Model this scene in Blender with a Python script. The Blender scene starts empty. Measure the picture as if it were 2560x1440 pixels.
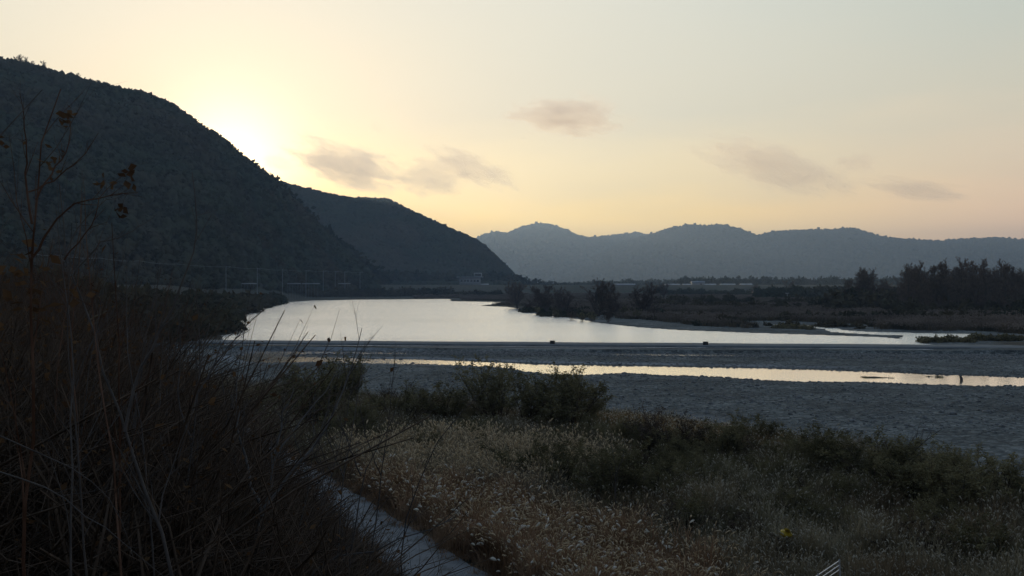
import bpy, math, random
import numpy as np
from mathutils import Vector, noise as mnoise

# ---------------------------------------------------------------- camera, sky, sun, exposure
sc = bpy.context.scene
COL = sc.collection
F = 2489.0            # focal length in pixels of the 2560 wide photograph
HZ = 708.0            # its horizon row
CAMZ = 12.0           # eye height above the lower water

cam_d = bpy.data.cameras.new("camera")
cam = bpy.data.objects.new("camera", cam_d)
COL.objects.link(cam)
cam_d.sensor_width = 36.0
cam_d.lens = 35.0
cam_d.shift_y = -12.0 / 2560.0
cam_d.clip_start = 0.1
cam_d.clip_end = 40000
cam.location = (0, 0, CAMZ)
cam.rotation_euler = (math.radians(90), 0, 0)
sc.camera = cam

SUN_AZ = math.radians(-15.8)      # left of the view direction (+Y)
SUN_EL = math.radians(6.0)
sun_vec = Vector((math.sin(SUN_AZ) * math.cos(SUN_EL), math.cos(SUN_AZ) * math.cos(SUN_EL), math.sin(SUN_EL)))

world = bpy.data.worlds.new("World")
sc.world = world
world.use_nodes = True
WT = world.node_tree
for n in list(WT.nodes):
    WT.nodes.remove(n)


def wn(t, **k):
    n = WT.nodes.new(t)
    for a, b in k.items():
        setattr(n, a, b)
    return n


def wl(a, b):
    WT.links.new(a, b)


def s2l(c):
    k = c[3] if len(c) > 3 else 1.0
    out = []
    for v in c[:3]:
        v = v / 255.0
        out.append(k * (v / 12.92 if v <= 0.04045 else ((v + 0.055) / 1.055) ** 2.4))
    return tuple(out) + (1.0,)


def wramp(src, stops, interp='LINEAR'):
    r = wn('ShaderNodeValToRGB')
    r.color_ramp.interpolation = interp
    e = r.color_ramp.elements
    while len(e) < len(stops):
        e.new(0.5)
    for el, (p, c) in zip(e, stops):
        el.position = p
        el.color = c
    wl(src, r.inputs[0])
    return r.outputs[0]


def wmath(op, a, b=None, c=None, clamp=False):
    m = wn('ShaderNodeMath', operation=op)
    m.use_clamp = clamp
    for i, v in enumerate((a, b, c)):
        if v is None:
            continue
        if isinstance(v, (int, float)):
            m.inputs[i].default_value = v
        else:
            wl(v, m.inputs[i])
    return m.outputs[0]


def wdot(vec, const):
    d = wn('ShaderNodeVectorMath', operation='DOT_PRODUCT')
    wl(vec, d.inputs[0])
    d.inputs[1].default_value = const
    return d.outputs['Value']


def wscale(col, f):
    s = wn('ShaderNodeVectorMath', operation='SCALE')
    wl(col, s.inputs[0])
    if isinstance(f, (int, float)):
        s.inputs['Scale'].default_value = f
    else:
        wl(f, s.inputs['Scale'])
    return s.outputs[0]


def wadd(a, b):
    s = wn('ShaderNodeVectorMath', operation='ADD')
    wl(a, s.inputs[0])
    wl(b, s.inputs[1])
    return s.outputs[0]


tc = wn('ShaderNodeTexCoord')
nrm = wn('ShaderNodeVectorMath', operation='NORMALIZE')
wl(tc.outputs['Generated'], nrm.inputs[0])
D = nrm.outputs[0]
dz = wdot(D, (0, 0, 1))
dsun = wdot(D, tuple(sun_vec))
# a faint unevenness of thin high cloud
nz = wn('ShaderNodeTexNoise')
mp = wn('ShaderNodeMapping')
mp.inputs['Scale'].default_value = (3, 3, 14)
wl(D, mp.inputs[0])
wl(mp.outputs[0], nz.inputs['Vector'])
nz.inputs['Scale'].default_value = 1.6
nz.inputs['Detail'].default_value = 5
nzv = wmath('MULTIPLY_ADD', nz.outputs[0], 0.05, -0.025)
el = wmath('ADD', dz, nzv)
near = wramp(el, [(0.0, s2l((250, 202, 118, 1.9))), (0.06, s2l((250, 214, 132, 1.65))), (0.10, s2l((238, 217, 168, 1.28))),
                  (0.17, s2l((214, 208, 188, 1.08))), (0.28, s2l((214, 212, 198, 1.03))), (0.50, s2l((176, 190, 200))), (1.0, s2l((120, 142, 168)))])
side = wramp(el, [(0.0, s2l((205, 162, 128, 1.9))), (0.055, s2l((220, 182, 146, 1.8))), (0.10, s2l((216, 191, 160, 1.38))),
                  (0.17, s2l((206, 199, 178, 1.08))), (0.28, s2l((188, 196, 187))), (0.50, s2l((140, 158, 172))), (1.0, s2l((104, 126, 154)))])
back = wramp(el, [(0.0, s2l((118, 120, 132))), (0.15, s2l((122, 128, 142))), (0.5, s2l((104, 122, 146))), (1.0, s2l((96, 118, 146)))])
hx = wn('ShaderNodeVectorMath', operation='MULTIPLY')
wl(D, hx.inputs[0])
hx.inputs[1].default_value = (1, 1, 0)
hn = wn('ShaderNodeVectorMath', operation='NORMALIZE')
wl(hx.outputs[0], hn.inputs[0])
daz = wdot(hn.outputs[0], (math.sin(SUN_AZ), math.cos(SUN_AZ), 0))


def wsmooth(v, lo, hi):
    m = wn('ShaderNodeMapRange')
    m.interpolation_type = 'SMOOTHSTEP'
    m.inputs['From Min'].default_value = lo
    m.inputs['From Max'].default_value = hi
    wl(v, m.inputs['Value'])
    return m.outputs[0]


def wmix(f, a, b):
    m = wn('ShaderNodeMix', data_type='RGBA')
    wl(f, m.inputs[0])
    wl(a, m.inputs[6])
    wl(b, m.inputs[7])
    return m.outputs[2]


sky1 = wmix(wsmooth(daz, 0.70, 0.985), side, near)
sky2 = wmix(wsmooth(daz, -0.35, 0.72), back, sky1)
# sun glow: wide and narrow lobes round the hidden sun
g1 = wmath('POWER', wmath('MAXIMUM', dsun, 0.0), 150.0)
g2 = wmath('POWER', wmath('MAXIMUM', dsun, 0.0), 700.0)
gc1 = wn('ShaderNodeRGB'); gc1.outputs[0].default_value = (0.10, 0.082, 0.055, 1)
gc2 = wn('ShaderNodeRGB'); gc2.outputs[0].default_value = (1.3, 1.12, 0.85, 1)
sky3 = wadd(wadd(sky2, wscale(gc1.outputs[0], g1)), wscale(gc2.outputs[0], g2))
nish = wn('ShaderNodeTexSky', sky_type='NISHITA')
nish.sun_disc = False
nish.sun_elevation = SUN_EL
nish.sun_rotation = SUN_AZ
nish.air_density = 1.2
nish.dust_density = 2.0
bgA = wn('ShaderNodeBackground'); bgA.inputs['Strength'].default_value = 0.015
wl(nish.outputs[0], bgA.inputs['Color'])
bgB = wn('ShaderNodeBackground'); bgB.inputs['Strength'].default_value = 1.03
wl(sky3, bgB.inputs['Color'])
addn = wn('ShaderNodeAddShader')
wl(bgA.outputs[0], addn.inputs[0]); wl(bgB.outputs[0], addn.inputs[1])
wout = wn('ShaderNodeOutputWorld')
wl(addn.outputs[0], wout.inputs['Surface'])

sun_d = bpy.data.lights.new("sun", 'SUN')
sun_d.energy = 2.2
sun_d.angle = math.radians(0.5)
sun_d.color = (1.0, 0.80, 0.55)
sun_o = bpy.data.objects.new("sun", sun_d)
COL.objects.link(sun_o)
sun_o.rotation_euler = (-sun_vec).to_track_quat('-Z', 'Y').to_euler()

sc.view_settings.view_transform = 'Standard'
sc.view_settings.look = 'None'
sc.view_settings.gamma = 1.0
sc.view_settings.exposure = 0.14
sc.view_settings.use_curve_mapping = False
sc.render.engine = 'CYCLES'
cy = sc.cycles
cy.use_denoising = True
cy.max_bounces = 5
cy.diffuse_bounces = 2
cy.glossy_bounces = 3
cy.transmission_bounces = 2
cy.volume_bounces = 3
cy.transparent_max_bounces = 8
cy.volume_step_rate = 1.0
cy.use_adaptive_sampling = False

# ---------------------------------------------------------------- helpers
rs = np.random.RandomState(7)
random.seed(7)


def G(px, py, z=0.0):
    Y = (CAMZ - z) * F / (py - HZ)
    return ((px - 1280) / F * Y, Y)


def P(px, py, Y):
    return ((px - 1280) / F * Y, Y, CAMZ - (py - HZ) / F * Y)


def sstep(a, b, x):
    t = np.clip((x - a) / (b - a), 0, 1)
    return t * t * (3 - 2 * t)


def link_mesh(name, V, faces, mats, parent=None, smooth=False, midx=None):
    """V (n,3); faces: list of (m,k) int arrays; midx: list of per-array material indices."""
    me = bpy.data.meshes.new(name)
    V = np.asarray(V, dtype=np.float32)
    me.vertices.add(len(V))
    me.vertices.foreach_set('co', V.ravel())
    faces = [np.asarray(f, dtype=np.int32) for f in faces if len(f)]
    nl = sum(f.size for f in faces)
    nf = sum(len(f) for f in faces)
    me.loops.add(nl)
    me.loops.foreach_set('vertex_index', np.concatenate([f.ravel() for f in faces]))
    me.polygons.add(nf)
    tot = np.concatenate([np.full(len(f), f.shape[1], np.int32) for f in faces])
    st = np.concatenate([[0], np.cumsum(tot)[:-1]]).astype(np.int32)
    me.polygons.foreach_set('loop_start', st)
    if midx is not None:
        me.polygons.foreach_set('material_index', np.concatenate([np.full(len(f), i, np.int32) if np.isscalar(i) else np.asarray(i, np.int32) for f, i in zip(faces, midx)]))
    if smooth:
        me.polygons.foreach_set('use_smooth', np.ones(nf, bool))
    me.update(calc_edges=True)
    for m in (mats if isinstance(mats, (list, tuple)) else [mats]):
        me.materials.append(m)
    o = bpy.data.objects.new(name, me)
    COL.objects.link(o)
    if parent is not None:
        o.parent = parent
    return o


def tag(o, label=None, cat=None, group=None, kind=None):
    if label: o['label'] = label
    if cat: o['category'] = cat
    if group: o['group'] = group
    if kind: o['kind'] = kind
    return o


def empty(name, loc, rz=0.0, s=1.0):
    o = bpy.data.objects.new(name, None)
    COL.objects.link(o)
    o.empty_display_size = 0.2
    o.location = loc
    o.rotation_euler = (0, 0, rz)
    o.scale = (s, s, s)
    return o


def copy_tree(o, parent=None):
    c = o.copy()
    COL.objects.link(c)
    c.parent = parent
    for ch in list(o.children):
        if ch.name in COL.objects:
            copy_tree(ch, c)
    return c


class MB:
    """collects shapes, linked as one mesh object"""
    def __init__(self):
        self.V = []; self.Q = []; self.T = []; self.n = 0; self.qi = []; self.ti = []

    def add(self, V, Q=None, T=None, mi=0):
        V = np.asarray(V, float).reshape(-1, 3)
        self.V.append(V)
        if Q is not None and len(Q):
            Q = np.asarray(Q, int).reshape(-1, 4) + self.n
            self.Q.append(Q); self.qi.append(np.full(len(Q), mi))
        if T is not None and len(T):
            T = np.asarray(T, int).reshape(-1, 3) + self.n
            self.T.append(T); self.ti.append(np.full(len(T), mi))
        self.n += len(V)

    def box(self, c, s, rz=0.0, mi=0):
        x, y, z = [v / 2 for v in s]
        V = np.array([[-x, -y, -z], [x, -y, -z], [x, y, -z], [-x, y, -z], [-x, -y, z], [x, -y, z], [x, y, z], [-x, y, z]])
        if rz:
            cc, ss = math.cos(rz), math.sin(rz)
            V[:, :2] = V[:, :2] @ np.array([[cc, ss], [-ss, cc]])
        self.add(V + np.array(c), [[0, 3, 2, 1], [4, 5, 6, 7], [0, 1, 5, 4], [1, 2, 6, 5], [2, 3, 7, 6], [3, 0, 4, 7]], mi=mi)

    def tubes(self, PL, R, m=3, mi=0):
        """PL (N,K,3), R (N,K)"""
        PL = np.asarray(PL, float); R = np.asarray(R, float)
        if PL.ndim == 2: PL = PL[None]; R = R[None]
        N, K, _ = PL.shape
        T = np.gradient(PL, axis=1)
        T /= np.linalg.norm(T, axis=2, keepdims=True) + 1e-9
        up = np.where(np.abs(T[..., 2:3]) > 0.9, np.array([1.0, 0, 0]), np.array([0, 0, 1.0]))
        # constant reference per line, to avoid twisting
        up = np.repeat(up[:, :1], K, axis=1)
        A = np.cross(T, up); A /= np.linalg.norm(A, axis=2, keepdims=True) + 1e-9
        B = np.cross(T, A)
        ang = np.arange(m) * 2 * math.pi / m
        V = PL[:, :, None, :] + R[:, :, None, None] * (A[:, :, None, :] * np.cos(ang)[None, None, :, None] + B[:, :, None, :] * np.sin(ang)[None, None, :, None])
        idx = np.arange(N * K * m).reshape(N, K, m)
        a = idx[:, :-1]; b = idx[:, 1:]
        Q = np.stack([a, np.roll(a, -1, 2), np.roll(b, -1, 2), b], -1).reshape(-1, 4)
        self.add(V, Q, mi=mi)

    def ribbons(self, PL, W, mi=0, side=None):
        PL = np.asarray(PL, float); W = np.asarray(W, float)
        N, K, _ = PL.shape
        if side is None:
            a = rs.uniform(0, 2 * math.pi, N)
            side = np.stack([np.cos(a), np.sin(a), np.zeros(N)], -1)
        V = np.stack([PL - side[:, None] * W[..., None], PL + side[:, None] * W[..., None]], 2)
        idx = np.arange(N * K * 2).reshape(N, K, 2)
        Q = np.stack([idx[:, :-1, 0], idx[:, :-1, 1], idx[:, 1:, 1], idx[:, 1:, 0]], -1).reshape(-1, 4)
        self.add(V, Q, mi=mi)

    def leaves(self, C, size, mi=0, flat=0.6):
        """small folded quads at points C"""
        C = np.asarray(C, float); N = len(C)
        s = size * rs.uniform(0.6, 1.4, N)[:, None]
        a = rs.normal(size=(N, 3)); a[:, 2] *= flat; a /= np.linalg.norm(a, axis=1, keepdims=True)
        b = np.cross(a, rs.normal(size=(N, 3))); b /= np.linalg.norm(b, axis=1, keepdims=True)
        n = np.cross(a, b)
        V = np.stack([C, C + a * s * 0.5 + b * s * 0.3 + n * s * 0.08, C + a * s, C + a * s * 0.5 - b * s * 0.3 + n * s * 0.08], 1)
        i = np.arange(N * 4).reshape(N, 4)
        self.add(V, None, np.concatenate([i[:, [0, 1, 2]], i[:, [0, 2, 3]]]), mi=mi)

    def build(self, name, mats, parent=None, smooth=False):
        V = np.concatenate(self.V)
        f = []; mi = []
        if self.Q: f.append(np.concatenate(self.Q)); mi.append(np.concatenate(self.qi))
        if self.T: f.append(np.concatenate(self.T)); mi.append(np.concatenate(self.ti))
        return link_mesh(name, V, f, mats, parent, smooth, mi)

    def arrays(self):
        V = np.concatenate(self.V)
        Q = np.concatenate(self.Q) if self.Q else np.zeros((0, 4), int)
        T = np.concatenate(self.T) if self.T else np.zeros((0, 3), int)
        qi = np.concatenate(self.qi) if self.Q else np.zeros(0, int)
        ti = np.concatenate(self.ti) if self.T else np.zeros(0, int)
        return V, Q, T, qi, ti


def scatter(dst, protos, pos, scale, rz=None, zs=None, lean=None):
    """replicate prototype arrays into one MB"""
    N = len(pos)
    pick = rs.randint(0, len(protos), N)
    if rz is None: rz = rs.uniform(0, 2 * math.pi, N)
    if zs is None: zs = np.ones(N)
    for k, (V, Q, T, qi, ti) in enumerate(protos):
        sel = np.where(pick == k)[0]
        if not len(sel): continue
        c, s = np.cos(rz[sel]), np.sin(rz[sel])
        X = (V[None, :, 0] * c[:, None] - V[None, :, 1] * s[:, None]) * scale[sel][:, None]
        Y = (V[None, :, 0] * s[:, None] + V[None, :, 1] * c[:, None]) * scale[sel][:, None]
        Z = V[None, :, 2] * (scale[sel] * zs[sel])[:, None]
        W = np.stack([X, Y, Z], -1) + pos[sel][:, None, :]
        off = (np.arange(len(sel)) * len(V))[:, None, None] + dst.n
        dst.V.append(W.reshape(-1, 3))
        if len(Q): dst.Q.append((Q[None] + off).reshape(-1, 4)); dst.qi.append(np.tile(qi, len(sel)))
        if len(T): dst.T.append((T[None] + off).reshape(-1, 3)); dst.ti.append(np.tile(ti, len(sel)))
        dst.n += len(sel) * len(V)


def grow(PL, R, n, ratio, spread, up=0.2, K=4, t0=0.25, t1=1.0, wob=0.08, rr=0.6, rend=0.3):
    """n children per polyline; returns polylines (N*n,K,3), radii"""
    N, KP, _ = PL.shape
    L = np.linalg.norm(np.diff(PL, axis=1), axis=2).sum(1)
    t = rs.uniform(t0, t1, (N, n)) * (KP - 1)
    i = np.minimum(t.astype(int), KP - 2); f = t - i
    ii = np.arange(N)[:, None]
    base = PL[ii, i] * (1 - f[..., None]) + PL[ii, i + 1] * f[..., None]
    rad = (R[ii, i] * (1 - f) + R[ii, i + 1] * f) * rr
    tan = PL[ii, i + 1] - PL[ii, i]
    tan /= np.linalg.norm(tan, axis=2, keepdims=True) + 1e-9
    d = tan + rs.normal(size=tan.shape) * spread
    d[..., 2] += up
    d /= np.linalg.norm(d, axis=2, keepdims=True)
    ln = L[:, None] * ratio * rs.uniform(0.6, 1.25, (N, n)) * (1.15 - 0.5 * t / (KP - 1))
    M = N * n
    d = d.reshape(M, 3); base = base.reshape(M, 3); ln = ln.reshape(M); rad = rad.reshape(M)
    out = np.zeros((M, K, 3)); out[:, 0] = base
    cur = d.copy()
    for k in range(1, K):
        cur = cur + rs.normal(size=cur.shape) * wob
        cur[:, 2] += up * 0.25
        cur /= np.linalg.norm(cur, axis=1, keepdims=True)
        out[:, k] = out[:, k - 1] + cur * (ln / (K - 1))[:, None]
    R2 = rad[:, None] * np.linspace(1, rend, K)[None]
    return out, R2


def resample(pts, K):
    pts = np.asarray(pts, float)
    d = np.concatenate([[0], np.cumsum(np.linalg.norm(np.diff(pts, axis=0), axis=1))])
    t = np.linspace(0, d[-1], K)
    return np.stack([np.interp(t, d, pts[:, i]) for i in range(3)], -1)


# --- materials
def mat(name, build):
    m = bpy.data.materials.new(name)
    m.use_nodes = True
    nt = m.node_tree
    for n in list(nt.nodes): nt.nodes.remove(n)
    out = nt.nodes.new('ShaderNodeOutputMaterial')
    build(nt, out)
    return m


def nd(nt, t, inp=None, **k):
    n = nt.nodes.new(t)
    for a, b in k.items(): setattr(n, a, b)
    for a, b in (inp or {}).items():
        if hasattr(b, 'is_linked') or isinstance(b, bpy.types.NodeSocket):
            nt.links.new(b, n.inputs[a])
        else:
            n.inputs[a].default_value = b
    return n


def ramp(nt, src, stops, interp='LINEAR'):
    r = nt.nodes.new('ShaderNodeValToRGB')
    r.color_ramp.interpolation = interp
    e = r.color_ramp.elements
    while len(e) < len(stops): e.new(0.5)
    for x, (p, c) in zip(e, stops):
        x.position = p
        x.color = tuple(c) + (1,) if len(c) == 3 else c
    nt.links.new(src, r.inputs[0])
    return r.outputs[0]


def plant_mat(name, c1, c2, scale=3.0, trans=0.25, rough=0.8, big=None, bs=0.12):
    """leafy / twiggy surface: colour patches, a little light through"""
    def b(nt, out):
        tc = nd(nt, 'ShaderNodeNewGeometry')
        n1 = nd(nt, 'ShaderNodeTexNoise', {'Vector': tc.outputs['Position'], 'Scale': scale, 'Detail': 3.0})
        oi = nd(nt, 'ShaderNodeObjectInfo')
        a = nd(nt, 'ShaderNodeMath', {0: oi.outputs['Random'], 1: 0.25, 2: -0.125}, operation='MULTIPLY_ADD')
        a2 = nd(nt, 'ShaderNodeMath', {0: a.outputs[0], 1: n1.outputs[0]}, operation='ADD')
        col = ramp(nt, a2.outputs[0], [(0.36, c1), (0.64, c2)])
        if big:
            n2 = nd(nt, 'ShaderNodeTexNoise', {'Vector': tc.outputs['Position'], 'Scale': bs, 'Detail': 4.0})
            f = ramp(nt, n2.outputs[0], [(0.42, (0, 0, 0)), (0.62, (1, 1, 1))])
            mx = nd(nt, 'ShaderNodeMix', data_type='RGBA')
            nt.links.new(f, mx.inputs[0]); nt.links.new(col, mx.inputs[6]); mx.inputs[7].default_value = tuple(big) + (1,)
            col = mx.outputs[2]
        df = nd(nt, 'ShaderNodeBsdfDiffuse', {'Color': col})
        tr = nd(nt, 'ShaderNodeBsdfTranslucent', {'Color': col})
        mx = nd(nt, 'ShaderNodeMixShader', {0: trans, 1: df.outputs[0], 2: tr.outputs[0]})
        nt.links.new(mx.outputs[0], out.inputs[0])
    return mat(name, b)


def simple_mat(name, c1, c2=None, rough=0.8, metal=0.0, scale=4.0, bump=0.0):
    def b(nt, out):
        g = nd(nt, 'ShaderNodeNewGeometry')
        n1 = nd(nt, 'ShaderNodeTexNoise', {'Vector': g.outputs['Position'], 'Scale': scale, 'Detail': 6.0})
        col = ramp(nt, n1.outputs[0], [(0.3, c1), (0.7, c2 or c1)])
        p = nd(nt, 'ShaderNodeBsdfPrincipled', {'Base Color': col, 'Roughness': rough, 'Metallic': metal})
        if bump:
            bp = nd(nt, 'ShaderNodeBump', {'Height': n1.outputs[0], 'Strength': bump, 'Distance': 0.05})
            nt.links.new(bp.outputs[0], p.inputs['Normal'])
        nt.links.new(p.outputs[0], out.inputs[0])
    return mat(name, b)


M_bark = simple_mat('bark', (0.03, 0.024, 0.02), (0.075, 0.062, 0.052), 0.9, scale=12)
M_barkgrey = simple_mat('grey_bark', (0.05, 0.045, 0.04), (0.11, 0.10, 0.09), 0.85, scale=15)
M_twig = plant_mat('twigs', (0.04, 0.029, 0.021), (0.11, 0.08, 0.058), 6, 0.0)
M_twigred = plant_mat('red_twigs', (0.06, 0.03, 0.018), (0.13, 0.075, 0.05), 6, 0.0)
M_olive = plant_mat('willow_leaves', (0.09, 0.08, 0.04), (0.22, 0.19, 0.10), 1.2, 0.3)
M_deadleaf = plant_mat('dead_leaves', (0.05, 0.027, 0.015), (0.12, 0.07, 0.035), 8, 0.3)
M_reed = plant_mat('reed_blades', (0.11, 0.09, 0.06), (0.32, 0.27, 0.19), 0.8, 0.3)
M_reedgrey = plant_mat('grey_reed_blades', (0.15, 0.13, 0.08), (0.48, 0.42, 0.28), 0.6, 0.3, big=(0.19, 0.14, 0.085))
M_plumered = plant_mat('russet_plumes', (0.45, 0.34, 0.20), (0.70, 0.56, 0.37), 5, 0.4)
M_reedfar = plant_mat('floodplain_blades', (0.05, 0.043, 0.028), (0.19, 0.15, 0.105), 0.12, 0.3, big=(0.055, 0.048, 0.03))
M_poptwig = plant_mat('poplar_twigs', (0.07, 0.05, 0.04), (0.14, 0.105, 0.085), 1, 0.0)
M_reedred = plant_mat('russet_grass_blades', (0.16, 0.088, 0.046), (0.36, 0.235, 0.145), 0.9, 0.3)
M_sedge = plant_mat('orange_sedge_blades', (0.17, 0.11, 0.05), (0.32, 0.22, 0.11), 0.8, 0.3)
M_plume = plant_mat('plumes', (0.6, 0.55, 0.46), (0.85, 0.8, 0.7), 5, 0.45)
M_plumedull = plant_mat('dull_plumes', (0.38, 0.34, 0.26), (0.66, 0.6, 0.48), 5, 0.45)
M_pine = plant_mat('conifer_foliage', (0.034, 0.044, 0.028), (0.052, 0.060, 0.036), 0.03, 0.1, big=(0.066, 0.056, 0.036), bs=0.012)
M_wood = plant_mat('hill_forest', (0.02, 0.028, 0.014), (0.075, 0.062, 0.035), 0.03, 0.1)
M_conc = simple_mat('concrete', (0.19, 0.185, 0.18), (0.27, 0.265, 0.26), 0.9, scale=1.5, bump=0.2)
M_concdark = simple_mat('wet_concrete', (0.07, 0.078, 0.08), (0.13, 0.14, 0.145), 0.85, scale=0.6, bump=0.2)
M_metal = simple_mat('galvanised_steel', (0.45, 0.46, 0.47), (0.62, 0.63, 0.64), 0.4, 0.7, scale=8)
M_polegrey = simple_mat('weathered_pole', (0.17, 0.18, 0.19), (0.25, 0.26, 0.27), 0.8)
M_black = simple_mat('dark_iron', (0.01, 0.01, 0.011), (0.02, 0.02, 0.02), 0.6)
M_white = simple_mat('white_film', (0.22, 0.24, 0.25), (0.38, 0.40, 0.42), 0.5, scale=0.2)
M_whitewall = simple_mat('pale_wall', (0.26, 0.27, 0.28), (0.38, 0.38, 0.39), 0.8, scale=0.5)
M_roofblue = simple_mat('slate_roof', (0.12, 0.16, 0.2), (0.2, 0.24, 0.28), 0.6, scale=0.5)
M_glass = simple_mat('window_dark', (0.02, 0.022, 0.025), (0.03, 0.033, 0.036), 0.2)
M_rock = simple_mat('stones', (0.035, 0.037, 0.037), (0.22, 0.22, 0.21), 0.85, scale=2.6, bump=0.3)
M_yellow = simple_mat('yellow_plastic', (0.42, 0.28, 0.01), (0.5, 0.34, 0.02), 0.45, scale=8)


def stone_ground(nt, out):
    g = nd(nt, 'ShaderNodeNewGeometry')
    pos = g.outputs['Position']
    ag = nd(nt, 'ShaderNodeAttribute', attribute_name='gravel')
    asd = nd(nt, 'ShaderNodeAttribute', attribute_name='sand')
    fld = nd(nt, 'ShaderNodeAttribute', attribute_name='field')
    v1 = nd(nt, 'ShaderNodeTexVoronoi', {'Vector': pos, 'Scale': 2.2})
    v2 = nd(nt, 'ShaderNodeTexVoronoi', {'Vector': pos, 'Scale': 6.0})
    n1 = nd(nt, 'ShaderNodeTexNoise', {'Vector': pos, 'Scale': 0.09, 'Detail': 8.0, 'Roughness': 0.65})
    cell = nd(nt, 'ShaderNodeSeparateColor', {0: v1.outputs['Color']})
    cell2 = nd(nt, 'ShaderNodeSeparateColor', {0: v2.outputs['Color']})
    mm = nd(nt, 'ShaderNodeMath', {0: cell.outputs[0], 1: 0.6, 2: 0.0}, operation='MULTIPLY_ADD')
    m3 = nd(nt, 'ShaderNodeMath', {0: cell2.outputs[0], 1: 0.4, 2: mm.outputs[0]}, operation='MULTIPLY_ADD')
    stone = ramp(nt, m3.outputs[0], [(0.1, (0.04, 0.046, 0.045)), (0.5, (0.088, 0.097, 0.094)), (0.85, (0.18, 0.19, 0.18))])
    pale = ramp(nt, n1.outputs[0], [(0.35, (0.5, 0.5, 0.5)), (0.68, (1.4, 1.4, 1.4))])
    st = nd(nt, 'ShaderNodeMix', {0: 1.0}, data_type='RGBA', blend_type='MULTIPLY')
    nt.links.new(stone, st.inputs[6]); nt.links.new(pale, st.inputs[7])
    sand = nd(nt, 'ShaderNodeMix', data_type='RGBA')
    nt.links.new(asd.outputs['Fac'], sand.inputs[0]); nt.links.new(st.outputs[2], sand.inputs[6])
    sand.inputs[7].default_value = (0.27, 0.29, 0.31, 1)
    n2 = nd(nt, 'ShaderNodeTexNoise', {'Vector': pos, 'Scale': 0.4, 'Detail': 8.0})
    soil = ramp(nt, n2.outputs[0], [(0.3, (0.022, 0.019, 0.013)), (0.55, (0.05, 0.042, 0.028)), (0.75, (0.075, 0.07, 0.04))])
    fc = ramp(nt, n1.outputs[0], [(0.35, (0.035, 0.05, 0.034)), (0.5, (0.055, 0.052, 0.038)), (0.7, (0.03, 0.034, 0.024))])
    s2 = nd(nt, 'ShaderNodeMix', data_type='RGBA')
    nt.links.new(fld.outputs['Fac'], s2.inputs[0]); nt.links.new(soil, s2.inputs[6]); nt.links.new(fc, s2.inputs[7])
    fin = nd(nt, 'ShaderNodeMix', data_type='RGBA')
    nt.links.new(ag.outputs['Fac'], fin.inputs[0]); nt.links.new(s2.outputs[2], fin.inputs[6]); nt.links.new(sand.outputs[2], fin.inputs[7])
    bp = nd(nt, 'ShaderNodeBump', {'Height': v1.outputs['Distance'], 'Strength': 0.9, 'Distance': 0.25}, invert=True)
    bp2 = nd(nt, 'ShaderNodeBump', {'Height': n2.outputs[0], 'Strength': 0.5, 'Distance': 0.3, 'Normal': bp.outputs[0]})
    p = nd(nt, 'ShaderNodeBsdfPrincipled', {'Base Color': fin.outputs[2], 'Roughness': 0.95, 'Normal': bp2.outputs[0]})
    p.inputs['Specular IOR Level'].default_value = 0.2
    nt.links.new(p.outputs[0], out.inputs[0])


M_ground = mat('river_ground', stone_ground)


def water_mat(name, rough, sx, sy, strength, scale, dist):
    def b(nt, out):
        g = nd(nt, 'ShaderNodeNewGeometry')
        mp = nd(nt, 'ShaderNodeMapping', {'Vector': g.outputs['Position'], 'Scale': (sx, sy, 1)})
        n1 = nd(nt, 'ShaderNodeTexNoise', {'Vector': mp.outputs[0], 'Scale': scale, 'Detail': 6.0, 'Roughness': 0.6})
        n2 = nd(nt, 'ShaderNodeTexNoise', {'Vector': mp.outputs[0], 'Scale': scale * 0.04, 'Detail': 3.0})
        rr = nd(nt, 'ShaderNodeMapRange', {'Value': n2.outputs[0], 'From Min': 0.35, 'From Max': 0.65, 'To Min': rough * 0.92, 'To Max': rough * 1.08})
        bp = nd(nt, 'ShaderNodeBump', {'Height': n1.outputs[0], 'Strength': strength, 'Distance': dist})
        p = nd(nt, 'ShaderNodeBsdfPrincipled', {'Base Color': (0.95, 0.95, 0.95, 1), 'Metallic': 1.0, 'Roughness': rr.outputs[0], 'Normal': bp.outputs[0]})
        nt.links.new(p.outputs[0], out.inputs[0])
    return mat(name, b)


M_river = water_mat('rippled_water', 0.20, 0.30, 1.0, 1.0, 0.7, 0.5)
M_stream = water_mat('calm_water', 0.10, 0.4, 1.0, 0.10, 1.2, 0.12)

# ---------------------------------------------------------------- plan of the river, traced on the ground
UP = 0.6       # upper pool level
LO = 0.0       # level below the weir


def poly(pts, z): return np.array([G(a, b, z) for a, b in pts])


pool_main = poly([(555, 843), (548, 828), (552, 812), (575, 793), (620, 773), (680, 757.5), (780, 751.5), (900, 749), (1000, 748.3),
                  (1122, 747.3), (1128, 753), (1252, 755), (1240, 759), (1198, 764.5), (1262, 767), (1300, 772), (1282, 776),
                  (1330, 778), (1305, 782), (1380, 787), (1440, 797), (1500, 808), (1600, 819), (1700, 825.5), (1900, 833),
                  (2060, 838), (2200, 843), (2315, 852), (2330, 875), (1280, 875), (560, 862)], UP)
side_ch = poly([(1930, 811), (2060, 814), (2072, 818), (2100, 822), (2104, 825), (2150, 829), (2250, 831), (2300, 833), (2430, 835), (2450, 840),
                (2445, 845), (2340, 848), (2310, 853), (2320, 866), (2260, 868), (2240, 850), (2255, 844), (2260, 838), (2180, 836), (2110, 832),
                (2070, 829), (2065, 822), (1960, 814)], UP)
pond1 = poly([(1425, 752.5), (1470, 752.5), (1470, 755.5), (1430, 755.5)], UP)
pond2 = poly([(1530, 751), (1605, 751), (1600, 753.5), (1540, 753.8)], UP)
pond3 = poly([(1680, 786), (1705, 786.5), (1780, 790), (1778, 793), (1740, 792), (1690, 788.5)], UP)
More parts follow.
